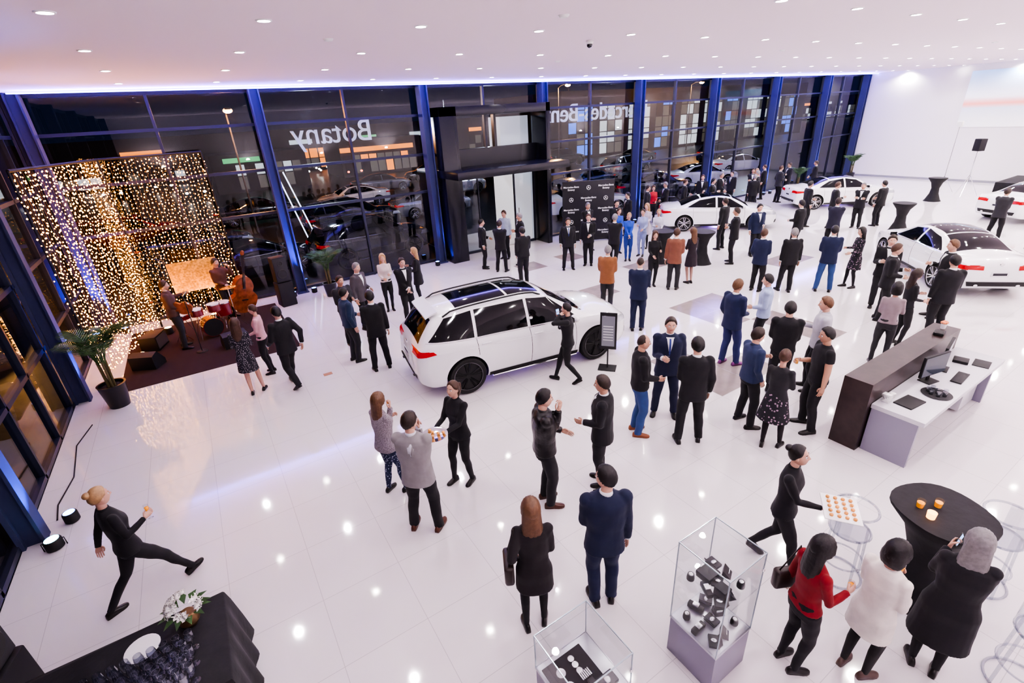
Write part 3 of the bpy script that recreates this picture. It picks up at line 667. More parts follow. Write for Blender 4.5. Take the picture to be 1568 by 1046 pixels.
WX0,WX1,WY0,WY1,CH=-3.2,37.6,-3.0,17.1,6.03
simple('floor',[(box((WX0,WY0,-.2),(WX1,WY1,0)),TILE)])
simple('ceiling',[(box((WX0-.3,WY0,CH),(WX1+.2,WY1+.5,CH+.3)),mat('ceiling_paint',(.86,.745,.81),.85))])
WALLW=mat('wall_paint',(.86,.83,.84),.7)
simple('wall_right',[(box((WX1,WY0,0),(WX1+.2,WY1,CH)),WALLW)])
simple('wall_back',[(box((WX0,WY0-.2,0),(WX1,WY0,CH)),WALLW)])
simple('baseboard_right',[(box((WX1-.02,WY0,0),(WX1,WY1,.12)),mat('skirting',(.3,.3,.33),.4))])
FR=mat('dark_frame',(.022,.026,.05),.4);CF=mat('column_steel',(.04,.05,.12),.7)
GT=mat('grey_tile',(.30,.255,.245),.12,var=.1,bs=3)
b=MB()
for x,y in[(9.4,13.4),(11.2,13.2),(9.9,7.6),(10.8,7.6),(9.2,10.0),(7.3,4.4),(7.3,5.3),(11.0,5.2),(11.0,4.3),(8.1,4.4),(6.4,9.9),(11.7,10.9),(12.6,10.9),(15.3,8.0),(16.2,8.0),(9.9,6.7)]:
    x=round(x/.9)*.9;y=round(y/.9)*.9;b.add(box((x+.004,y+.004,.0003),(x+.896,y+.896,.0009)),GT)
b.obj('floor_tile_insets')
cols=[-2.9,2.2,7.3,12.25,17.5,22.6,27.7,32.8,37.3]
b=MB()
for x in cols:
    b.add(box((x-.14,16.62,0),(x-.10,16.98,CH)),CF);b.add(box((x+.10,16.62,0),(x+.14,16.98,CH)),CF);b.add(box((x-.10,16.74,0),(x+.10,16.86,CH)),CF);b.add(box((x-.18,16.58,0),(x+.18,17.0,.04)),CF)
b.obj('trim_1')
b=MB();gl=MB()
xs=[]
for a,c in zip(cols,cols[1:]):xs+=[a,(a+c)/2]
for x in xs+[WX0+.05]:
    z0=3.3 if 8.2<x<12 else 0
    b.add(box((x-.035,17.02,z0),(x+.035,17.16,CH)),FR)
for z in(.06,2.6,3.85,5.1,CH-.05):
    b.add(box((WX0,17.03,z-.04),(8.2,17.15,z+.04)),FR)
    b.add(box((12.0,17.03,z-.04),(WX1,17.15,z+.04)),FR)
    if z>3:b.add(box((8.2,17.03,z-.04),(12.0,17.15,z+.04)),FR)
b.obj('window_1')
gl.add(box((WX0,17.09,.05),(8.2,17.10,CH)),FACADE);gl.add(box((12.0,17.09,.05),(WX1,17.10,CH)),FACADE);gl.add(box((8.2,17.09,3.2),(12.0,17.10,CH)),FACADE)
gl.obj('window_2')
b=MB();gl=MB()
for y in(-2.5,2.0,7.75,12.3,16.9):
    b.add(box((WX0-.02,y-.12,0),(WX0+.04,y+.12,CH)),CF);b.add(box((WX0+.04,y-.05,0),(WX0+.24,y+.05,CH)),CF);b.add(box((WX0+.22,y-.12,0),(WX0+.26,y+.12,CH)),CF)
for y in[-1+1.3*i for i in range(14)]:b.add(box((WX0-.12,y-.03,0),(WX0,y+.03,CH)),FR)
for z in(.06,1.35,2.6,3.85,5.1,CH-.05):b.add(box((WX0-.12,WY0,z-.04),(WX0,WY1,z+.04)),FR)
b.obj('window_3');gl.add(box((WX0-.07,WY0,.05),(WX0-.06,WY1,CH)),FACADE);gl.obj('window_4')
PB=mat('portal_black',(.012,.013,.02),.25)
b=MB()
b.add(box((7.55,16.2,0),(8.2,17.2,5.3),.01),PB);b.add(box((11.95,16.2,0),(12.15,17.2,5.3),.01),PB);b.add(box((7.55,16.2,5.0),(12.15,17.2,5.3),.01),PB)
b.add(box((7.5,15.1,3.05),(12.2,17.2,3.30),.01),PB);b.add(box((8.2,16.9,3.25),(12,17.15,3.9)),PB)
b.add(box((8.2,16.95,3.9),(8.35,17.15,5)),PB);b.add(box((10.1,16.95,3.9),(10.2,17.15,5)),PB)
b.obj('entrance_portal')
VW=mat('vestibule_white_glow',(.85,.86,.88),.5,emit=(.85,.92,1),es=.25)  # emission on walls and soffit stands in for light inside the vestibule
b=MB();b.add(box((11.9,17.3,0),(12.0,20.3,3.05)),VW);b.add(box((8.2,17.3,0),(8.3,20.3,3.05)),PB);b.add(box((8.2,17.2,3.0),(12,20.3,3.12)),VW);b.add(box((10.6,17.35,3.3),(11.9,18.2,4.9)),VW);b.add(box((8.2,17.2,-.1),(12,20.3,0)),TILE);b.obj('entrance_vestibule')
b=MB()
for x0,x1 in((8.3,9.3),(10.9,11.9)):
    b.add(box((x0+.05,17.07,.1),(x1-.05,17.08,3.0)),FACADE)
    for p in((x0,x0+.05),(x1-.05,x1)):b.add(box((p[0],17.04,0),(p[1],17.11,3.05)),FR)
    b.add(box((x0,17.04,0),(x1,17.11,.1)),FR);b.add(box((x0,17.04,2.95),(x1,17.11,3.05)),FR)
    b.add(tube([(x0+.15,16.98,.8),(x0+.15,16.98,1.5)],.015,8),CHROME)
b.obj('door_1')
DLM=mat('downlight_lens',(1,1,1),.3,emit=(1,.93,.86),es=22,nosample=True);b=MB()
def add_light(name,typ,loc,energy,color,**k):
    l=bpy.data.lights.new(name,typ);l.energy=energy;l.color=color
    rot=k.pop('rot',None)
    for a,c in k.items():setattr(l,a,c)
    o=bpy.data.objects.new(name,l);o.location=loc
    if rot:o.rotation_euler=rot
    PENDING.append(o);return o
for iy,y in enumerate([-1.0,1.7,4.3,6.9,9.5,12.1,14.7]):
    for k in range(21):
        x=-.7+1.9*k
        b.add(lathe([(.065,-.006),(.01,-.006)],16,(x,y,CH)),DLM);b.add(lathe([(.065,0),(.068,-.012),(.085,-.010),(.09,0)],20,(x,y,CH),cap=False),WHITEP)
        if k%2==iy%2:
            e=112 if x>5 else 72
            add_light('downlight_lamp','SPOT',(x,y,CH-.03),e*(1.45 if x>20 else 1),(1,.93,.88) if x>5 else (.98,.90,.97),spot_size=radians(150),spot_blend=.6,shadow_soft_size=.05)
b.obj('ceiling_downlights',fixn=False)
b=MB()
for k in range(9):
    x=-1+4.6*k;b.add(lathe([(.05,0),(.12,.06),(.14,.22),(.12,.22),(.10,.08)],18,(x,WY0+.18,3.1)),WHITEP)
    add_light('added_ceiling_fill','SPOT',(x,WY0+.18,3.3),330,(1,.86,.93),spot_size=radians(170),spot_blend=.5,shadow_soft_size=.1,rot=(radians(180-18),0,0))  # added upward spots, out of view, to brighten the ceiling
b.obj('added_fill_housings')  # housings made up for the added ceiling fill behind the camera
b=MB()
for x,y in[(4.6,5.8),(13.5,8.2),(8.2,10.6),(20.2,6.0),(2.2,8.1)]:b.add(lathe([(.01,-.03),(.05,-.028),(.07,-.01),(.075,0)],16,(x,y,CH)),WHITEP)
b.obj('smoke_detectors')
simple('security_camera',[(lathe([(.06,0),(.07,-.03),(.05,-.06)],16,(6.6,7.6,CH)),WHITEP),(sph((6.6,7.6,CH-.07),.05),GLOSSBLK)])
LENS=mat('blue_led',(.1,.2,1),.3,emit=(.08,.2,1),es=14)
def uplight(x,y):
    b=MB();b.add(lathe([(.07,0),(.09,.02),(.09,.14),(.08,.16)],14),BLACK);b.add(lathe([(.07,.161),(.01,.162)],14),LENS);b.obj('uplight_fixture',(x,y,0))
for x in cols[:-1]:
    for dx in(-.32,.32):
        if abs(x+dx-9.9)<2.3 or abs(x+dx-12.57)<.1:continue
        uplight(x+dx,16.45)
    add_light('blue_uplight','SPOT',(x+.28,16.28,.2),1200,(.07,.10,1),spot_size=radians(60),spot_blend=.7,shadow_soft_size=.05,rot=(radians(180-9),0,0))
for y in(7.95,12.5):
    uplight(WX0+.5,y)
    add_light('blue_uplight','SPOT',(WX0+.55,y-.3,.2),400,(.05,.15,1),spot_size=radians(60),spot_blend=.7,shadow_soft_size=.05,rot=(radians(180),radians(-8),0))
simple('led_par_light',[(lathe([(.06,0),(.10,.01),(.10,.13),(.085,.15)],18),BLACK),(lathe([(.08,.151),(.01,.153)],18),mat('cyan_led',(.1,.8,1),.3,emit=(.2,.8,1),es=8)),(tube([(-.12,0,0),(-.12,0,.12),(.12,0,.12),(.12,0,0)],.008,6),BLACK)],loc=(-2.82,7.45,0))
simple('power_cable',[(tube([(-2.9,8.1,.01),(-2.95,8.5,.01),(-2.85,9.2,.01),(-2.95,10.3,.01),(-2.8,11.0,.01)],.01,6),BLACK)])
COVE=mat('cove_led',(.2,.1,.9),.4,emit=(.20,.18,1),es=8)
simple('trim_2',[(box((WX0+.3,16.35,CH-.05),(WX1,16.42,CH-.02)),COVE)])
for i in range(5):
    add_light('cove_lamp','AREA',(1+8*i,16.2,CH-.35),190,(.30,.22,1),shape='RECTANGLE',size=7.5,size_y=.1,rot=(radians(180+18),0,0))
for x,y in((3.9,8.3),(5.1,8.15),(6.4,7.95)):add_light('underglow_lamp','SPOT',(x,y,.24),30,(.32,.13,1),spot_size=radians(140),spot_blend=.8,shadow_soft_size=.05)
for x,y in((18.9,13.3),(26.6,12.2),(17.9,5.0)):add_light('underglow_lamp','SPOT',(x,y,.17),40,(.32,.13,1),spot_size=radians(150),spot_blend=.8,shadow_soft_size=.05)
# ------------------------------------------------------------ stage
simple('stage_carpet',[(box((-2.45,12.2,.0),(1.25,16.2,.012)),mat('dark_carpet',(.035,.014,.012),.95,bump=.6,bs=200,var=.3))])
FL=mat('fairy_bulb',(1,.6,.2),.4,emit=(1,.40,.06),es=14);WIRE=mat('fairy_wire',(.25,.13,.04),.5)
b=MB();rf=random.Random(3);oct_f=[(0,2,4),(2,1,4),(1,3,4),(3,0,4),(2,0,5),(1,2,5),(3,1,5),(0,3,5)]
def bulb(p,r):b.add(([p+V(d)*r for d in((1,0,0),(-1,0,0),(0,1,0),(0,-1,0),(0,0,1.2),(0,0,-1.2))],oct_f),FL,smooth=False)
A,B_,C_=V((-2.75,13.0,0)),V((-1.75,16.3,0)),V((.5,16.35,0))
for (s0,s1,dn) in((A,B_,.08),(B_,C_,.09)):
    n=int((s1-s0).length/dn)
    for i in range(n+1):
        p=s0.lerp(s1,i/n);bx=rf.uniform(-.02,.02);b.add(tube([p+V((bx,0,4.45)),p+V((-bx,.02,2.2)),p+V((bx,0,.15))],.003,3,cap=False),WIRE)
        z=4.45-rf.random()*.1
        while z>.1:
            q=p+V((rf.gauss(0,.02),rf.gauss(0,.03),z));bulb(q,rf.uniform(.010,.018));z-=rf.uniform(.07,.13)
for p,q in((A,B_),(B_,C_)):b.add(tube([p+V((0,0,4.5)),q+V((0,0,4.5))],.03,8),BLACK);b.add(tube([p,p+V((0,0,4.5))],.025,8),BLACK)
b.add(tube([C_,C_+V((0,0,4.5))],.025,8),BLACK)
b.obj('fairy_light_curtain',fixn=False)
WLENS=mat('amber_led',(1,.6,.2),.3,emit=(1,.5,.12),es=14)
for x,y,rx,ry in((-2.1,13.9,0,-14),(-1.55,15.5,-8,-8),(-.4,15.85,-8,0)):
    b=MB();b.add(lathe([(.07,0),(.1,.02),(.1,.16),(.09,.18)],16),BLACK);b.add(lathe([(.085,.181),(.01,.183)],16),WLENS);b.obj('amber_uplight',(x,y,.013))
    add_light('amber_lamp','SPOT',(x,y,.24),190,(1,.45,.10),spot_size=radians(120),spot_blend=.8,shadow_soft_size=.06,rot=(radians(180+rx),radians(ry),0))
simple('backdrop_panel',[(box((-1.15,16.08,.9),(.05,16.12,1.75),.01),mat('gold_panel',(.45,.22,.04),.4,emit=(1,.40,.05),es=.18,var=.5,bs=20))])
WOOD=mat('varnished_wood',(.30,.09,.03),.25,var=.3,bs=8)
def fiddle(scale,thick,neckl):
    b=MB();o=[]
    for a in range(48):
        t=2*pi*a/48;z=cos(t);w=(.36 if z<0 else .28)*abs(sin(t))**.75*(1-.22*exp(-((z-.12)/.2)**2));o.append((w*(1 if sin(t)>0 else -1)*scale,z*.55*scale))
    b.add(loft([[V((x,y,z)) for x,z in o] for y in(-thick/2,thick/2)]),WOOD)
    b.add(box((-.022*scale*1.6,thick/2,.2*scale),(.022*scale*1.6,thick/2+.02,(.55+neckl)*scale),.004),BLACK)
    b.add(sph((0,thick/2,(.6+neckl)*scale),(.04*scale*1.4,.03,.08*scale),10,8),WOOD);b.add(box((-.08*scale,thick/2,-.15*scale),(.08*scale,thick/2+.04,-.13*scale)),BLACK)
    for k in(-1.5,-.5,.5,1.5):b.add(tube([(k*.012*scale*1.6,thick/2+.03,-.4*scale),(k*.01*scale*1.6,thick/2+.025,(.55+neckl)*scale)],.0015,4),CHROME)
    return b
bs=fiddle(1.0,.2,.65);bs.add(tube([(0,0,-.72),(0,0,-.5)],.01,6),CHROME);o=bs.obj('double_bass',(.45,15.32,.74));o.rotation_euler=(radians(-12),radians(-8),radians(195))
g=fiddle(.45,.1,.75);o=g.obj('guitar',(-1.0,13.98,1.08));o.rotation_euler=(radians(8),radians(-68),radians(-20))
b=MB();SHL=mat('drum_shell',(.25,.02,.02),.2,coat=1.);SKN=mat('drum_skin',(.75,.72,.68),.5);BRS=mat('cymbal_brass',(.7,.45,.15),.25,1.)
b.add(lathe([(.25,-.18),(.25,.18)],28),SHL,Matrix.Translation((0,0,.26))@Matrix.Rotation(pi/2,4,'X'));b.add(lathe([(.24,.181),(.01,.182)],28),BLACK,Matrix.Translation((0,0,.26))@Matrix.Rotation(pi/2,4,'X'))
for x,y,z,r,hh in((-.22,.05,.62,.15,.18),(.2,.05,.62,.16,.2),(.5,.4,.35,.2,.35),(-.5,.35,.55,.18,.12)):
    b.add(lathe([(r,0),(r,hh)],22,(x,y,z)),SHL);b.add(lathe([(r*.98,hh+.003),(.01,hh+.004)],22,(x,y,z)),SKN);b.add(lathe([(r+.008,hh-.02),(r+.008,hh+.008)],22,(x,y,z),cap=False),CHROME)
    for a in range(3):b.add(tube([(x+.02*cos(a*2.1),y+.02*sin(a*2.1),z),(x+.22*cos(a*2.1),y+.22*sin(a*2.1),.0)],.008,5),CHROME)
for x,y,z in((-.7,.1,1.05),(.65,.0,1.15)):
    b.add(lathe([(.2,0),(.05,.02),(.02,.035)],24,(x,y,z)),BRS);b.add(tube([(x,y,0),(x,y,z+.05)],.01,6),CHROME)
    for a in range(3):b.add(tube([(x,y,.3),(x+.22*cos(a*2.1),y+.22*sin(a*2.1),0)],.008,5),CHROME)
b.obj('drum_kit',(-.52,14.5,.02),radians(15))
def wedge(name,x,y,r):
    b=MB();b.add(loft([[V((xx,-.2,0)),V((xx,.2,0)),V((xx,.2,.32)),V((xx,.0,.38)),V((xx,-.2,.12))] for xx in(-.28,.28)]),BLACK)
    b.add(lathe([(.14,0),(.13,.01),(.04,-.02)],20),mat('speaker_cone',(.03,.03,.03),.7),Matrix.Translation((0,-.105,.26))@Matrix.Rotation(radians(52),4,'X'));b.obj(name,(x,y,.013),radians(r))
wedge('stage_monitor',-1.95,13.35,150);wedge('stage_monitor',-.1,13.4,190)
b=MB();b.add(box((-.3,-.2,.0),(.3,.2,.38),.01),BLACK);b.add(box((-.27,-.205,.05),(.27,-.2,.34)),mat('amp_grille',(.1,.09,.08),.8));b.obj('guitar_amplifier',(-1.85,14.6,.013),radians(70))
def pa(x,y,r,hh=1.5):
    b=MB();b.add(box((-.2,-.18,hh-.75),(.2,.18,hh),.02),BLACK);b.add(box((-.18,-.19,hh-.72),(.18,-.18,hh-.03),.003),mat('speaker_grille',(.03,.03,.033),.6))
    for z,rr in((hh-.5,.15),(hh-.18,.08)):b.add(lathe([(rr,0),(rr*.9,.01),(rr*.3,-.01)],24),mat('speaker_cone',(.03,.03,.03),.7),Matrix.Translation((0,-.192,z))@Matrix.Rotation(pi/2,4,'X'))
    b.add(box((-.22,-.22,0.0),(.22,.22,hh-.76),.02),BLACK);b.obj('pa_speaker',(x,y,0),radians(r))
pa(1.58,15.8,10);pa(-2.85,5.15,75,1.25)
simple('microphone_stand',[(lathe([(.13,.0),(.12,.02)],20),BLACK),(tube([(0,0,0.01),(0,0,1.45)],.01,6),BLACK),(tube([(0,0,1.45),(.1,0,1.55)],.015,6),CHROME)],loc=(-.85,13.5,0.013))
LEAF=mat('palm_leaf',(.045,.11,.03),.45,var=.4,bs=9);POT=mat('black_pot',(.015,.015,.018),.3)
def palm(x,y,sc=1.,seed=1):
    r=random.Random(seed);b=MB();b.add(lathe([(.14,0),(.19,.38),(.20,.40),(.17,.40),(.16,.34)],24),POT);b.add(lathe([(.165,.35),(.01,.36)],20),mat('soil',(.03,.02,.015),.9,bump=.8,bs=60))
    for k in range(5):
        a=k*1.26;b.add(tube([(.04*cos(a),.04*sin(a),.34),(.06*cos(a),.06*sin(a),.8)],[.02,.014],6),mat('palm_stem',(.12,.1,.04),.7))
    for k in range(14):
        a=k*2.4+r.random()*.4;L=r.uniform(.42,.58);el=r.uniform(1.15,1.5);pts=[]
        for i in range(13):
            t=i/12;rad=.05+L*(t*cos(el)+.55*t*t);z=.75+L*(2.1*sin(el)*t-1.05*t*t);pts.append(V((rad*cos(a),rad*sin(a),z)))
        b.add(tube(pts,[.009*(1-.8*i/12) for i in range(13)],5),LEAF)
        for i in range(3,13):
            for q in(0,.5):
                if i+q>12:continue
                p=pts[i] if q==0 else pts[i].lerp(pts[min(i+1,12)],q);t=(pts[i]-pts[i-1]).normalized();s=t.cross(V((0,0,1))).normalized();ll=.22*sin(pi*min(.95,(i+q)/13+.08))+.05
                for sd in(-1,1):
                    d=(s*sd+t*.9+V((0,0,-.45))).normalized();w=t*.007
                    b.add(([p-w,p+w,p+d*ll*.6+w*.9,p+d*ll,p+d*ll*.6-w*.9],[(0,1,2,3,4)]),LEAF,smooth=False)
    for i,v in enumerate(b.v):b.v[i]=tuple(c*sc for c in v)
    b.obj('potted_palm',(x,y,0),fixn=False)
palm(-2.4,11.6,1.25,2);palm(2.9,15.7,1.1,3);palm(35.2,15.6,1.2,4);palm(29.6,15.8,1.0,5)
# ------------------------------------------------------------ furniture
LAM=mat('white_laminate',(.60,.59,.64),.3);DW=mat('dark_walnut',(.035,.020,.019),.35,var=.25,bs=6);GRY=mat('grey_laminate',(.28,.265,.34),.4)
b=MB()
b.add(loft([[V((x,2.36,0)),V((x,2.74,0)),V((x,2.74,1.14)),V((x,2.36,1.14))] for x in(7.40,10.5)]),DW,smooth=False)
b.add(box((7.52,1.70,.72),(10.55,2.355,.79),.005),LAM)
b.add(box((7.52,1.76,0),(7.58,2.34,.72)),GRY);b.add(box((10.36,1.76,0),(10.42,2.34,.72)),GRY);b.add(box((7.58,2.28,0),(10.36,2.355,.72)),GRY)
b.add(box((9.7,1.86,.04),(10.3,2.27,.70),.005),LAM);b.add(box((9.72,1.85,.36),(10.28,1.86,.37)),BLACK)
b.obj('reception_desk')
def monitor(x,y,r,z=.791):
    b=MB();b.add(box((-.28,-.02,.12),(.28,.02,.47),.008),BLACK);b.add(box((-.265,-.023,.135),(.265,-.021,.455)),mat('screen',(.02,.02,.03),.1,emit=(.15,.18,.25),es=.15))
    b.add(box((-.03,.02,.02),(.03,.04,.3)),BLACK);b.add(box((-.12,-.08,0),(.12,.1,.015),.005),BLACK);b.obj('computer_monitor',(x,y,z),radians(r))
monitor(8.85,2.14,-12);monitor(9.45,2.18,10)
def slab(name,x,y,z,w,d,h,m,r=0):
    b=MB();b.add(box((-w/2,-d/2,0),(w/2,d/2,h),min(h,w,d)*.2),m);return b.obj(name,(x,y,z),radians(r))
KB=mat('keyboard_black',(.02,.02,.022),.5,bump=.8,bs=120)
slab('keyboard',9.3,1.9,.791,.44,.14,.02,KB,4);slab('document_tray',7.95,2.05,.791,.38,.24,.02,BLACK,-6);slab('desk_telephone',9.95,2.1,.791,.2,.2,.05,BLACK,12);slab('notepad',10.1,1.87,.791,.3,.21,.012,BLACK,8)
b=MB()
for i in range(7):b.add(box((-.05,-.04+.001*i,.0+.018*i),(.06,.05,.016+.018*i),.002),PORC,Matrix.Rotation(i*.25,4,'Z'))
b.add(lathe([(.03,0),(.04,.08),(.038,.08)],14,(.16,.0,0)),PORC);b.obj('paper_stack',(7.75,2.26,.791))
b=MB();b.add(lathe([(.17,0),(.19,.012),(.17,.016)],26),BLACK)
for k in range(7):
    a=k*.9;b.add(lathe([(.025,.016),(.032,.09),(.03,.09)],12,(.1*cos(a)*(k>0),.1*sin(a)*(k>0),0)),ACRYL)
b.obj('glasses_tray',(8.5,1.92,.791))
b=MB();b.add(lathe([(.035,0),(.045,.09),(.042,.09)],14),PORC)
for k in range(9):b.add(sph((.035*cos(k*2.4),.035*sin(k*2.4),.11+.006*(k%3)),.022,8,6),mat('orange_blossom',(.8,.3,.15),.6))
b.obj('flower_pot',(10.3,2.55,1.141))
slab('dark_box',10.0,2.5,1.141,.2,.14,.05,BLACK,10)
def case(x0,y0,w,zb,zt,kind):
    e=empty('display_case',(x0+w/2,y0+w/2,0));b=MB();w2=w/2
    b.add(box((-w2,-w2,0),(w2,w2,zb-.02),.006),GRY);b.add(box((-w2-.006,-w2-.006,zb-.02),(w2+.006,w2+.006,zb),.003),mat('case_trim',(.5,.5,.55),.3,.8));b.obj('pedestal',parent=e)
    b=MB();t=.006
    for a in((-w2,-w2,w2,-w2+t),(-w2,w2-t,w2,w2),(-w2,-w2+t,-w2+t,w2-t),(w2-t,-w2+t,w2,w2-t)):b.add(box((a[0],a[1],zb),(a[2],a[3],zt)),CLEAR)
    b.add(box((-w2,-w2,zt),(w2,w2,zt+t)),CLEAR);b.obj('glass_box',parent=e)
    b=MB();EG=mat('glass_edge',(.42,.50,.54),.2,.3)
    for sx in(-1,1):
        for sy in(-1,1):b.add(box((sx*w2-.004,sy*w2-.004,zb),(sx*w2+.004,sy*w2+.004,zt+.008)),EG)
    for s in(-1,1):b.add(box((-w2,s*w2-.004,zt),(w2,s*w2+.004,zt+.009)),EG);b.add(box((s*w2-.004,-w2,zt),(s*w2+.004,w2,zt+.009)),EG)
    b.add(lathe([(.012,-.01),(.012,.02)],10,(w2,-w2,zt-.2)),CHROME);b.obj('edges',parent=e)
    r=random.Random(int(x0*10));b=MB();GX=mat('gift_black',(.02,.02,.022),.35);SV=mat('silver_item',(.7,.7,.72),.25,.9)
    def items(z,n):
        for i in range(n):
            a=r.random()*6;px=(-.15+.15*(i%3))*w/.5+r.uniform(-.015,.015);py=(-.15+.15*(i//3))*w/.5+r.uniform(-.015,.015)
            M=Matrix.Translation((px,py,z))@Matrix.Rotation(a,4,'Z')
            k=i%4
            if k==0:
                b.add(box((-.06,-.045,0),(.06,.045,.03),.004),GX,M);b.add(box((-.06,-.04,.0),(.06,.04,.008),.003),GX,M@Matrix.Translation((0,.05,.03))@Matrix.Rotation(radians(65),4,'X'));b.add(sph((0,0,.035),(.02,.03,.008),10,6),SV,M)
            elif k==1:
                b.add(loft([[V((xx,-.04,0)),V((xx,.04,0)),V((xx,.03,.075))] for xx in(-.05,.05)]),GX,M);b.add(box((-.03,-.02,.03),(.03,-.015,.05)),SV,M)
            elif k==2:
                b.add(lathe([(.035,0),(.037,.02),(.03,.06),(.028,.065)],16),GX,M);b.add(lathe([(.02,.066),(.005,.07)],14),SV,M)
            else:
                b.add(box((-.075,-.03,0),(.075,.03,.05),.01),GX,M);b.add(box((-.03,-.025,.05),(.03,.025,.07),.008),SV,M)
    if kind==1:
        b.add(box((-w2+.01,-w2+.01,zb+.50),(w2-.01,w2-.01,zb+.508)),CLEAR);items(zb+.508,9);items(zb,9)
        b.add(box((-.08,.02,zb+.51),(.08,.16,zb+.58),.006),GX);b.add(box((-.12,-.16,zb+.51),(-.02,-.05,zb+.62),.006),GX)
    else:
        b.add(box((-w2+.02,-w2+.05,zb),(w2-.12,w2-.05,zb+.012),.004),mat('velvet_tray',(.008,.008,.01),.9))
        for cx,cy,rr in((-.13,.10,.038),(-.13,-.02,.038),):b.add(lathe([(rr,.012),(rr,.02),(rr*.3,.024)],20,(cx,cy,zb)),SV)
        for i in range(3):b.add(lathe([(.024,.012),(.026,.03),(.01,.035)],16,(-.0,.14-.055*i,zb)),SV)
        for i in range(6):b.add(box((-.03+.016*i,-.05,zb+.013),(-.02+.016*i,.01,zb+.045),.002),SV)
        b.add(lathe([(.055,.012),(.055,.02),(.047,.02),(.047,.012)],24,(-.12,-.14,zb),cap=False),SV)
        for a in(90,210,330):b.add(tube([(-.12,-.14,zb+.017),(-.12+.048*cos(radians(a)),-.14+.048*sin(radians(a)),zb+.017)],[.009,.002],4),SV)
        b.add(box((.05,-.2,zb+.012),(.2,-.1,zb+.05),.006),GX);b.add(sph((.12,-.15,zb+.055),(.03,.03,.012),12,6),SV);b.add(box((.0,-.12,zb+.013),(.05,-.06,zb+.04),.004),GX)
    b.obj('merchandise',parent=e)
case(2.75,1.42,.50,.49,1.44,1)
case(1.28,1.53,.52,.90,1.28,2)
CL=cloth((.010,.010,.012),.8,.3,.2,'t')
b=MB();x0,x1,y0,y1=-2.45,-.82,3.50,4.52
def rrect(off,z,wav):
    pts=[]
    for k in range(96):
        t=k/96*4;s=int(t);u=t-s;c=[(x0,y0),(x1,y0),(x1,y1),(x0,y1)]
        p=V((*c[s],0)).lerp(V((*c[(s+1)%4],0)),u)
        cc=V(((x0+x1)/2,(y0+y1)/2,0));dd=(p-cc).normalized()
        pts.append(p+dd*(off+wav*sin(k*.95))+V((0,0,z)))
    return pts
b.add(loft([rrect(.09,0,.03),rrect(.06,.3,.02),rrect(.025,.6,.008),rrect(.004,.73,0),rrect(-.01,.75,0)]),CL);b.obj('cloth_table',sharp=60)
WG=glassmat('wine_glass',(.86,.88,.92),.22,1.)
b=MB()
for i in range(14):
    for j in range(6):
        x=-2.32+i*.092+(.045 if j%2 else 0);y=3.58+j*.085
        b.add(lathe([(.034,0),(.006,.006),(.004,.08),(.012,.095),(.036,.13),(.038,.17),(.031,.215),(.0295,.215),(.035,.17),(.03,.13)],14,(x,y,.752)),WG)
b.obj('wine_glasses',fixn=False)
b=MB();b.add(lathe([(.05,0),(.08,.05),(.07,.12),(.05,.14)],18),mat('bronze_vase',(.25,.16,.08),.3,.8))
PET=mat('white_petal',(.82,.80,.76),.6);r=random.Random(2)
for k in range(30):
    d=V((r.gauss(0,1),r.gauss(0,1),abs(r.gauss(0,.8))+.1)).normalized();c=V((0,0,.20))+d*.12
    for q in range(6):
        a=q*1.05;t=d.orthogonal().normalized();u=d.cross(t);dd=(t*cos(a)+u*sin(a));p=c+dd*.022+d*.01
        b.add(([c,p+u*.012+d*.01,c+dd*.042+d*.018,p-u*.012+d*.01],[(0,1,2,3)]),PET,smooth=False)
    b.add(sph(c,.02,8,6),PET)
for k in range(12):
    a=k*.55;d=V((cos(a),sin(a),.2));b.add(([V((0,0,.14))+d*.08,V((0,0,.17))+d*.13+V((-sin(a),cos(a),0))*.03,V((0,0,.13))+d*.2,V((0,0,.17))+d*.13-V((-sin(a),cos(a),0))*.03],[(0,1,2,3)]),LEAF,smooth=False)
for i,v in enumerate(b.v):b.v[i]=tuple(c*1.1 for c in v)
b.obj('flower_vase',(-1.10,4.30,.752),fixn=False)
b=MB();b.add(lathe([(.06,0),(.12,.006),(.14,.016),(.135,.018)],24),PORC);b.obj('plate',(-1.48,4.26,.752))
def hightable(x,y,r=.36,top=1.08,seed=0):
    b=MB();w=lambda z,rr:[V(((rr*(1+.03*sin(k*pi/4*1+seed)))*cos(2*pi*k/32),(rr*(1+.03*sin(k*pi/4+seed)))*sin(2*pi*k/32),z)) for k in range(32)]
    b.add(loft([w(0,r*.95),w(.08,r*.8),w(.35,r*.5),w(.6,r*.42),w(.85,r*.6),w(top-.03,r),w(top,r)]),CL);b.obj('cocktail_table',(x,y,0))
hightable(30.2,9.5);hightable(22.6,7.9);hightable(13.9,10.2);hightable(13.1,11.2);hightable(5.42,.86,.42,1.1)
b=MB()
for x,y in((-.12,.12),(.02,.02)):
    b.add(lathe([(.03,0),(.038,.09),(.036,.09),(.03,.01)],16,(x,y,0)),CLEAR);b.add(lathe([(.029,.005),(.034,.06)],14,(x,y,0)),DRINK)
b.add(lathe([(.035,0),(.04,.07),(.037,.07)],16,(-.2,.0,0)),mat('candle_glass',(.9,.4,.1),.3,emit=(1,.45,.1),es=3));b.obj('drink_glasses',(5.42,.9,1.101))
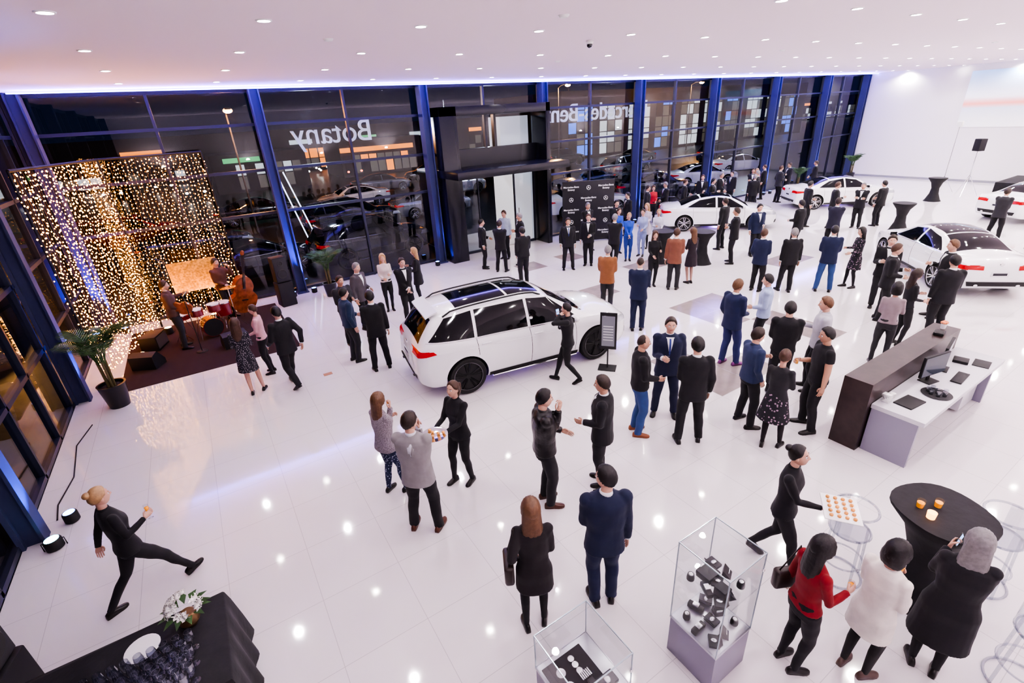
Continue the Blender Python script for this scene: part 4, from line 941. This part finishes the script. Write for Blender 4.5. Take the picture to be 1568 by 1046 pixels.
def stool(x,y,r):
    b=MB()
    for z,rr,t in((.96,.2,.013),(.66,.19,.013),(.25,.2,.011),(.013,.23,.013)):
        b.add(tube([(rr*cos(2*pi*k/28),rr*sin(2*pi*k/28),z) for k in range(29)],t,6,cap=False),ACRYL)
    b.add(lathe([(.19,.65),(.19,.67)],28),ACRYL)
    for k in range(4):
        a=k*pi/2+.4;b.add(tube([(.23*cos(a),.23*sin(a),.01),(.19*cos(a),.19*sin(a),.66)],.014,8),ACRYL)
    b.add(loft([[V((.2*cos(a),.2*sin(a),z)) for a in[pi*.05+pi*.9*k/20 for k in range(21)]] for z in(.66,.96)],cap=False,closed=False),ACRYL)
    b.obj('clear_bar_stool',(x,y,0),radians(r),fixn=False)
stool(4.98,1.42,30);stool(6.08,.5,200);stool(5.05,-.08,-60)
b=MB();b.add(box((-.18,-.14,0),(.18,.14,.02),.005),BLACK);b.add(tube([(0,0,.02),(0,0,.5)],.015,8),BLACK);b.add(box((-.17,-.02,.45),(.17,.015,1.25),.008),BLACK);b.add(box((-.13,-.023,.52),(.13,-.021,1.18)),mat('sign_panel',(.22,.23,.26),.3))
for i in range(6):b.add(box((-.1,-.0245,.65+.06*i),(.1,-.0235,.665+.06*i)),WHITEP)
b.obj('information_stand',(6.32,6.62,0),radians(-50))
simple('floor_outlet',[(box((-.09,-.06,0),(.09,.06,.006)),mat('brass_plate',(.35,.18,.08),.4,.6))],loc=(1.43,10.2,0))
def text(s,size,loc,rot,m,parent=None,ext=.01,name='lettering',bold=0.):
    t=bpy.data.curves.new(name,'FONT');t.body=s;t.size=size;t.extrude=ext;t.align_x='CENTER';t.align_y='CENTER';t.offset=bold;t.materials.append(m)
    o=bpy.data.objects.new(name,t);o.location=loc;o.rotation_euler=rot;PENDING.append(o)
    if parent:o.parent=parent
    return o
LW=mat('white_print',(.8,.8,.82),.5,emit=(.8,.8,.9),es=.15)
e=empty('media_wall',(13.3,15.3,0),radians(-28));b=MB();b.add(box((-1.05,-.03,.05),(1.05,.03,2.42),.01),mat('banner_black',(.014,.014,.02),.5))
for x in(-.9,.9):b.add(box((x-.03,-.25,0),(x+.03,.25,.05)),BLACK)
b.obj('panel',parent=e)
for r_i in range(5):
    for c_i in range(3):
        x=-.7+.7*c_i;z=.4+.44*r_i
        if (r_i+c_i)%2==0:text('Mercedes-Benz\nBotany',.10,(x,-.036,z),(pi/2,0,0),LW,e,.002,bold=.001)
        else:
            b=MB();b.add(lathe([(.085,0),(.085,.006),(.072,.006),(.072,0)],26,cap=False),LW)
            for a in(90,210,330):b.add(tube([(0,0,.003),(.075*cos(radians(a)),.075*sin(radians(a)),.003)],[.014,.003],4),LW)
            o=b.obj('emblem',parent=e,fixn=False);o.location=(x,-.034,z);o.rotation_euler=(pi/2,0,0)
SG=mat('sign_letter',(.6,.62,.65),.4,emit=(.75,.8,.95),es=.3)
text('Botany',.92,(4.35,17.45,4.72),(pi/2,0,pi),SG,None,.03,'sign_lettering')
text('Mercedes-Benz',.96,(15.7,17.45,4.85),(pi/2,0,pi),SG,None,.03,'sign_lettering')
m=bpy.data.materials.new('projected_image');m.use_nodes=True;nt=m.node_tree;pb=nt.nodes['Principled BSDF'];tc=nt.nodes.new('ShaderNodeTexCoord');sp=nt.nodes.new('ShaderNodeSeparateXYZ');rp=nt.nodes.new('ShaderNodeValToRGB')
rp.color_ramp.elements[0].color=(.8,.78,.8,1);rp.color_ramp.elements[1].color=(.35,.55,.85,1);e1=rp.color_ramp.elements.new(.42);e1.color=(.85,.3,.25,1);e2=rp.color_ramp.elements.new(.55);e2.color=(.8,.8,.88,1);e0=rp.color_ramp.elements.new(.34);e0.color=(.6,.62,.7,1)
nt.links.new(tc.outputs['Generated'],sp.inputs[0]);nt.links.new(sp.outputs['Z'],rp.inputs['Fac']);nt.links.new(rp.outputs['Color'],pb.inputs['Base Color']);nt.links.new(rp.outputs['Color'],pb.inputs['Emission Color']);pb.inputs['Emission Strength'].default_value=.4
simple('projection_screen',[(box((37.56,7.2,2.9),(37.59,11.7,5.7)),m)])
b=MB()
for a in range(3):b.add(tube([(0,0,1.0),(.5*cos(a*2.1),.5*sin(a*2.1),0)],.015,6),CHROME)
b.add(tube([(0,0,.7),(0,0,2.5)],.018,8),CHROME);b.add(box((-.18,-.16,2.1),(.18,.16,2.65),.02),BLACK);b.obj('speaker_on_tripod',(32.5,9.0,0),radians(60))
b=MB();b.add(tube([(0,0,0),(0,0,3.2)],.015,8),CHROME)
for a in range(3):b.add(tube([(0,0,.8),(.5*cos(a*2.1+1),.5*sin(a*2.1+1),0)],.015,6),CHROME)
b.add(box((-.14,-.1,3.15),(.14,.14,3.4),.02),WHITEP);b.obj('projector_stand',(33.2,10.2,0))
b=MB();b.add(box((-1.6,-1.3,0),(1.6,1.3,.55),.01),CL);b.obj('display_platform',(35.4,7.0,0))
b=MB();IR=mat('carriage_iron',(.05,.04,.035),.4,.6)
def spoke(x,y,R):
    M=Matrix.Translation((x,y,R+.575));b.add(tube([M@V((R*cos(2*pi*k/32),0,R*sin(2*pi*k/32))) for k in range(33)],.02,6,cap=False),IR)
    for k in range(14):b.add(tube([M@V((0,0,0)),M@V((R*cos(2*pi*k/14),0,R*sin(2*pi*k/14)))],.006,4),IR)
    b.add(sph(M@V((0,0,0)),.04),IR)
spoke(-.5,-.5,.52);spoke(-.5,.5,.52);spoke(.85,0,.36)
b.add(tube([(-.5,-.5,1.09),(-.5,.5,1.09)],.02,6),IR);b.add(tube([(-.6,0,1.0),(.3,0,.95),(.85,0,1.3)],.025,6),IR);b.add(box((-.6,-.35,1.15),(-.1,.35,1.3),.03),mat('green_leather',(.03,.06,.04),.4));b.add(box((-.7,-.35,1.3),(-.6,.35,1.75),.03),mat('green_leather'));b.add(tube([(.3,0,.95),(.3,0,1.6),(.15,0,1.65)],.012,6),IR)
b.obj('antique_motor_tricycle',(35.4,7.0,0),radians(30))
# ------------------------------------------------------------ outside
simple('car_park_ground',[(box((-80,17.16,-.3),(140,140,-.05)),mat('wet_asphalt',(.015,.016,.02),.35,bump=.3,bs=3,var=.3)),(box((-80,-30,-.3),(WX0-.15,17.16,-.05)),mat('wet_asphalt'))])
def streetlamp(x,y,hh,col,e):
    b=MB();b.add(tube([(0,0,-.05),(0,0,hh),(0,-.5,hh+.2),(0,-1.2,hh+.25)],[.06,.04,.03,.03],8),mat('lamp_post',(.12,.12,.12),.5,.6));b.add(box((-.14,-1.7,hh+.18),(.14,-1.1,hh+.28),.02),BLACK)
    b.add(sph((0,-1.4,hh+.14),(.22,.3,.12),12,8),mat('lamp_glow_%d'%int(col[1]*100),(1,1,1),.4,emit=col,es=9,nosample=True));b.obj('street_lamp',(x,y,0));add_light('street_lamp_light','POINT',(x,y-1.4,hh-.2),e,col,shadow_soft_size=.2)
streetlamp(2.6,31.5,5.8,(1,.35,.06),1000);streetlamp(31,40,7,(1,.5,.15),1200);streetlamp(52,42,7,(1,.45,.12),1200);streetlamp(-12,40,6,(1,.5,.15),800)
for x,y in((5,24),(14,24),(23,25),(33,27),(42,27)):add_light('yard_flood','POINT',(x,y,5.5),480,(.75,.85,1),shadow_soft_size=.3)
b=MB();SHB=mat('shop_wall',(.05,.05,.06),.7)
W1=mat('shop_window_white',(.3,.3,.3),.4,emit=(.85,.95,1),es=.5,nosample=True);W1b=mat('shop_window_dim',(.1,.1,.1),.4,emit=(.8,.75,.6),es=.08,nosample=True);W2=mat('shop_window_orange',(.5,.2,.05),.4,emit=(1,.28,.03),es=1.1,nosample=True);W3=mat('shop_sign_green',(.1,.4,.15),.4,emit=(.15,.8,.3),es=.5,nosample=True);W4=mat('shop_sign_blue',(.05,.1,.5),.4,emit=(.1,.25,1),es=.8,nosample=True)
r=random.Random(9)
def panes(x0,x1,y,z0,z1,ms,w=1.1):
    x=x0
    while x+w*.8<x1:
        zz=z0
        while zz<z1-.3:
            b.add(box((x,y-.05,zz),(x+w*.86,y,min(z1,zz+1.1))),r.choice(ms));zz+=1.2
        x+=w
b.add(box((-60,70,-.05),(160,80,5)),SHB);x=-50
while x<150:
    w=r.uniform(2.5,7);panes(x,x+w,69.95,.3,r.choice((1.8,2.8)),r.choice(((W1,W1b,SHB),(W2,W1b),(W1b,SHB),(W1,W1b))))
    if r.random()<.5:b.add(box((x,69.6,3.2),(x+w*.6,69.75,3.7)),r.choice((W2,W3,W1,W4)))
    x+=w+r.uniform(1,5)
b.add(box((14,55,-.05),(23,62,3.6)),SHB);b.add(box((14,54.7,2.4),(22,54.95,2.85)),W2);panes(14.3,22.5,54.98,.3,2.1,(W2,W1b,W1b,SHB),.9)
b.add(box((2,52,-.05),(10,60,3.2)),SHB);panes(2.3,9.7,51.98,.2,2.3,(W1,W1b,SHB),.8);b.add(box((3,51.8,2.5),(6,51.9,2.9)),W3)
b.obj('shop_buildings')
b=MB()
for x,h0 in((3.0,4.6),(3.35,4.2)):b.add(tube([(x+.8,22.0,-.05),(x-.1,22.0,h0-.8)],.025,6),mat('neon_white',(1,1,1),.3,emit=(.75,.8,1),es=1.8,nosample=True))
b.obj('sign_pylon')
b=MB();b.add(box((36,46,-.05),(84,60,7)),SHB)
for k in range(10):panes(37+4.6*k,40.8+4.6*k,45.98,.3,5.5,(W1,W1,W1b) if k%3 else (W4,W1b,SHB),1.2)
b.obj('neighbouring_showroom')
b=MB();TLm=mat('traffic_light_red',(1,1,1),.4,emit=(1,.1,.03),es=6,nosample=True);TLw=mat('vehicle_headlamp',(1,1,1),.4,emit=(1,.95,.85),es=10,nosample=True)
for k in range(46):
    x=r.uniform(-20,70);y=r.uniform(46,66);m_=r.choice((TLm,TLw,TLw));z=r.uniform(.5,.8)
    for dx in(-.65,.65):b.add(sph((x+dx,y,z),(.12,.08,.09),8,6),m_)
b.obj('distant_traffic_lights',fixn=False)
# ------------------------------------------------------------ link + camera + world
for o in PENDING:COL.objects.link(o)
for o,p in PAINTS:
    o.material_slots[0].link='OBJECT';o.material_slots[0].material=p
w=bpy.data.worlds.new('night');bpy.context.scene.world=w;w.use_nodes=True;bg=w.node_tree.nodes['Background'];bg.inputs[0].default_value=(.02,.03,.07,1);bg.inputs[1].default_value=.3
h=4.9;f=742.0;th=radians(24.9);yaw=radians(31.3);s=.062;c=.998
Hh=V((sin(yaw),cos(yaw),0));Rr=V((cos(yaw),-sin(yaw),0));Zz=V((0,0,1));Fw=Hh*cos(th)-Zz*sin(th);U=Hh*sin(th)+Zz*cos(th)
right=Rr*c-U*s;up=Rr*s+U*c
M=Matrix((right,up,-Fw)).transposed().to_4x4();M.translation=(0,0,h)
cam=bpy.data.cameras.new('camera');co=bpy.data.objects.new('camera',cam);COL.objects.link(co);co.matrix_world=M;cam.lens=f/1568*36;cam.sensor_width=36;cam.clip_end=500
sc=bpy.context.scene;sc.camera=co
sc.view_settings.view_transform='AgX'
try:sc.view_settings.look='AgX - High Contrast'
except Exception:pass
sc.view_settings.exposure=0.6
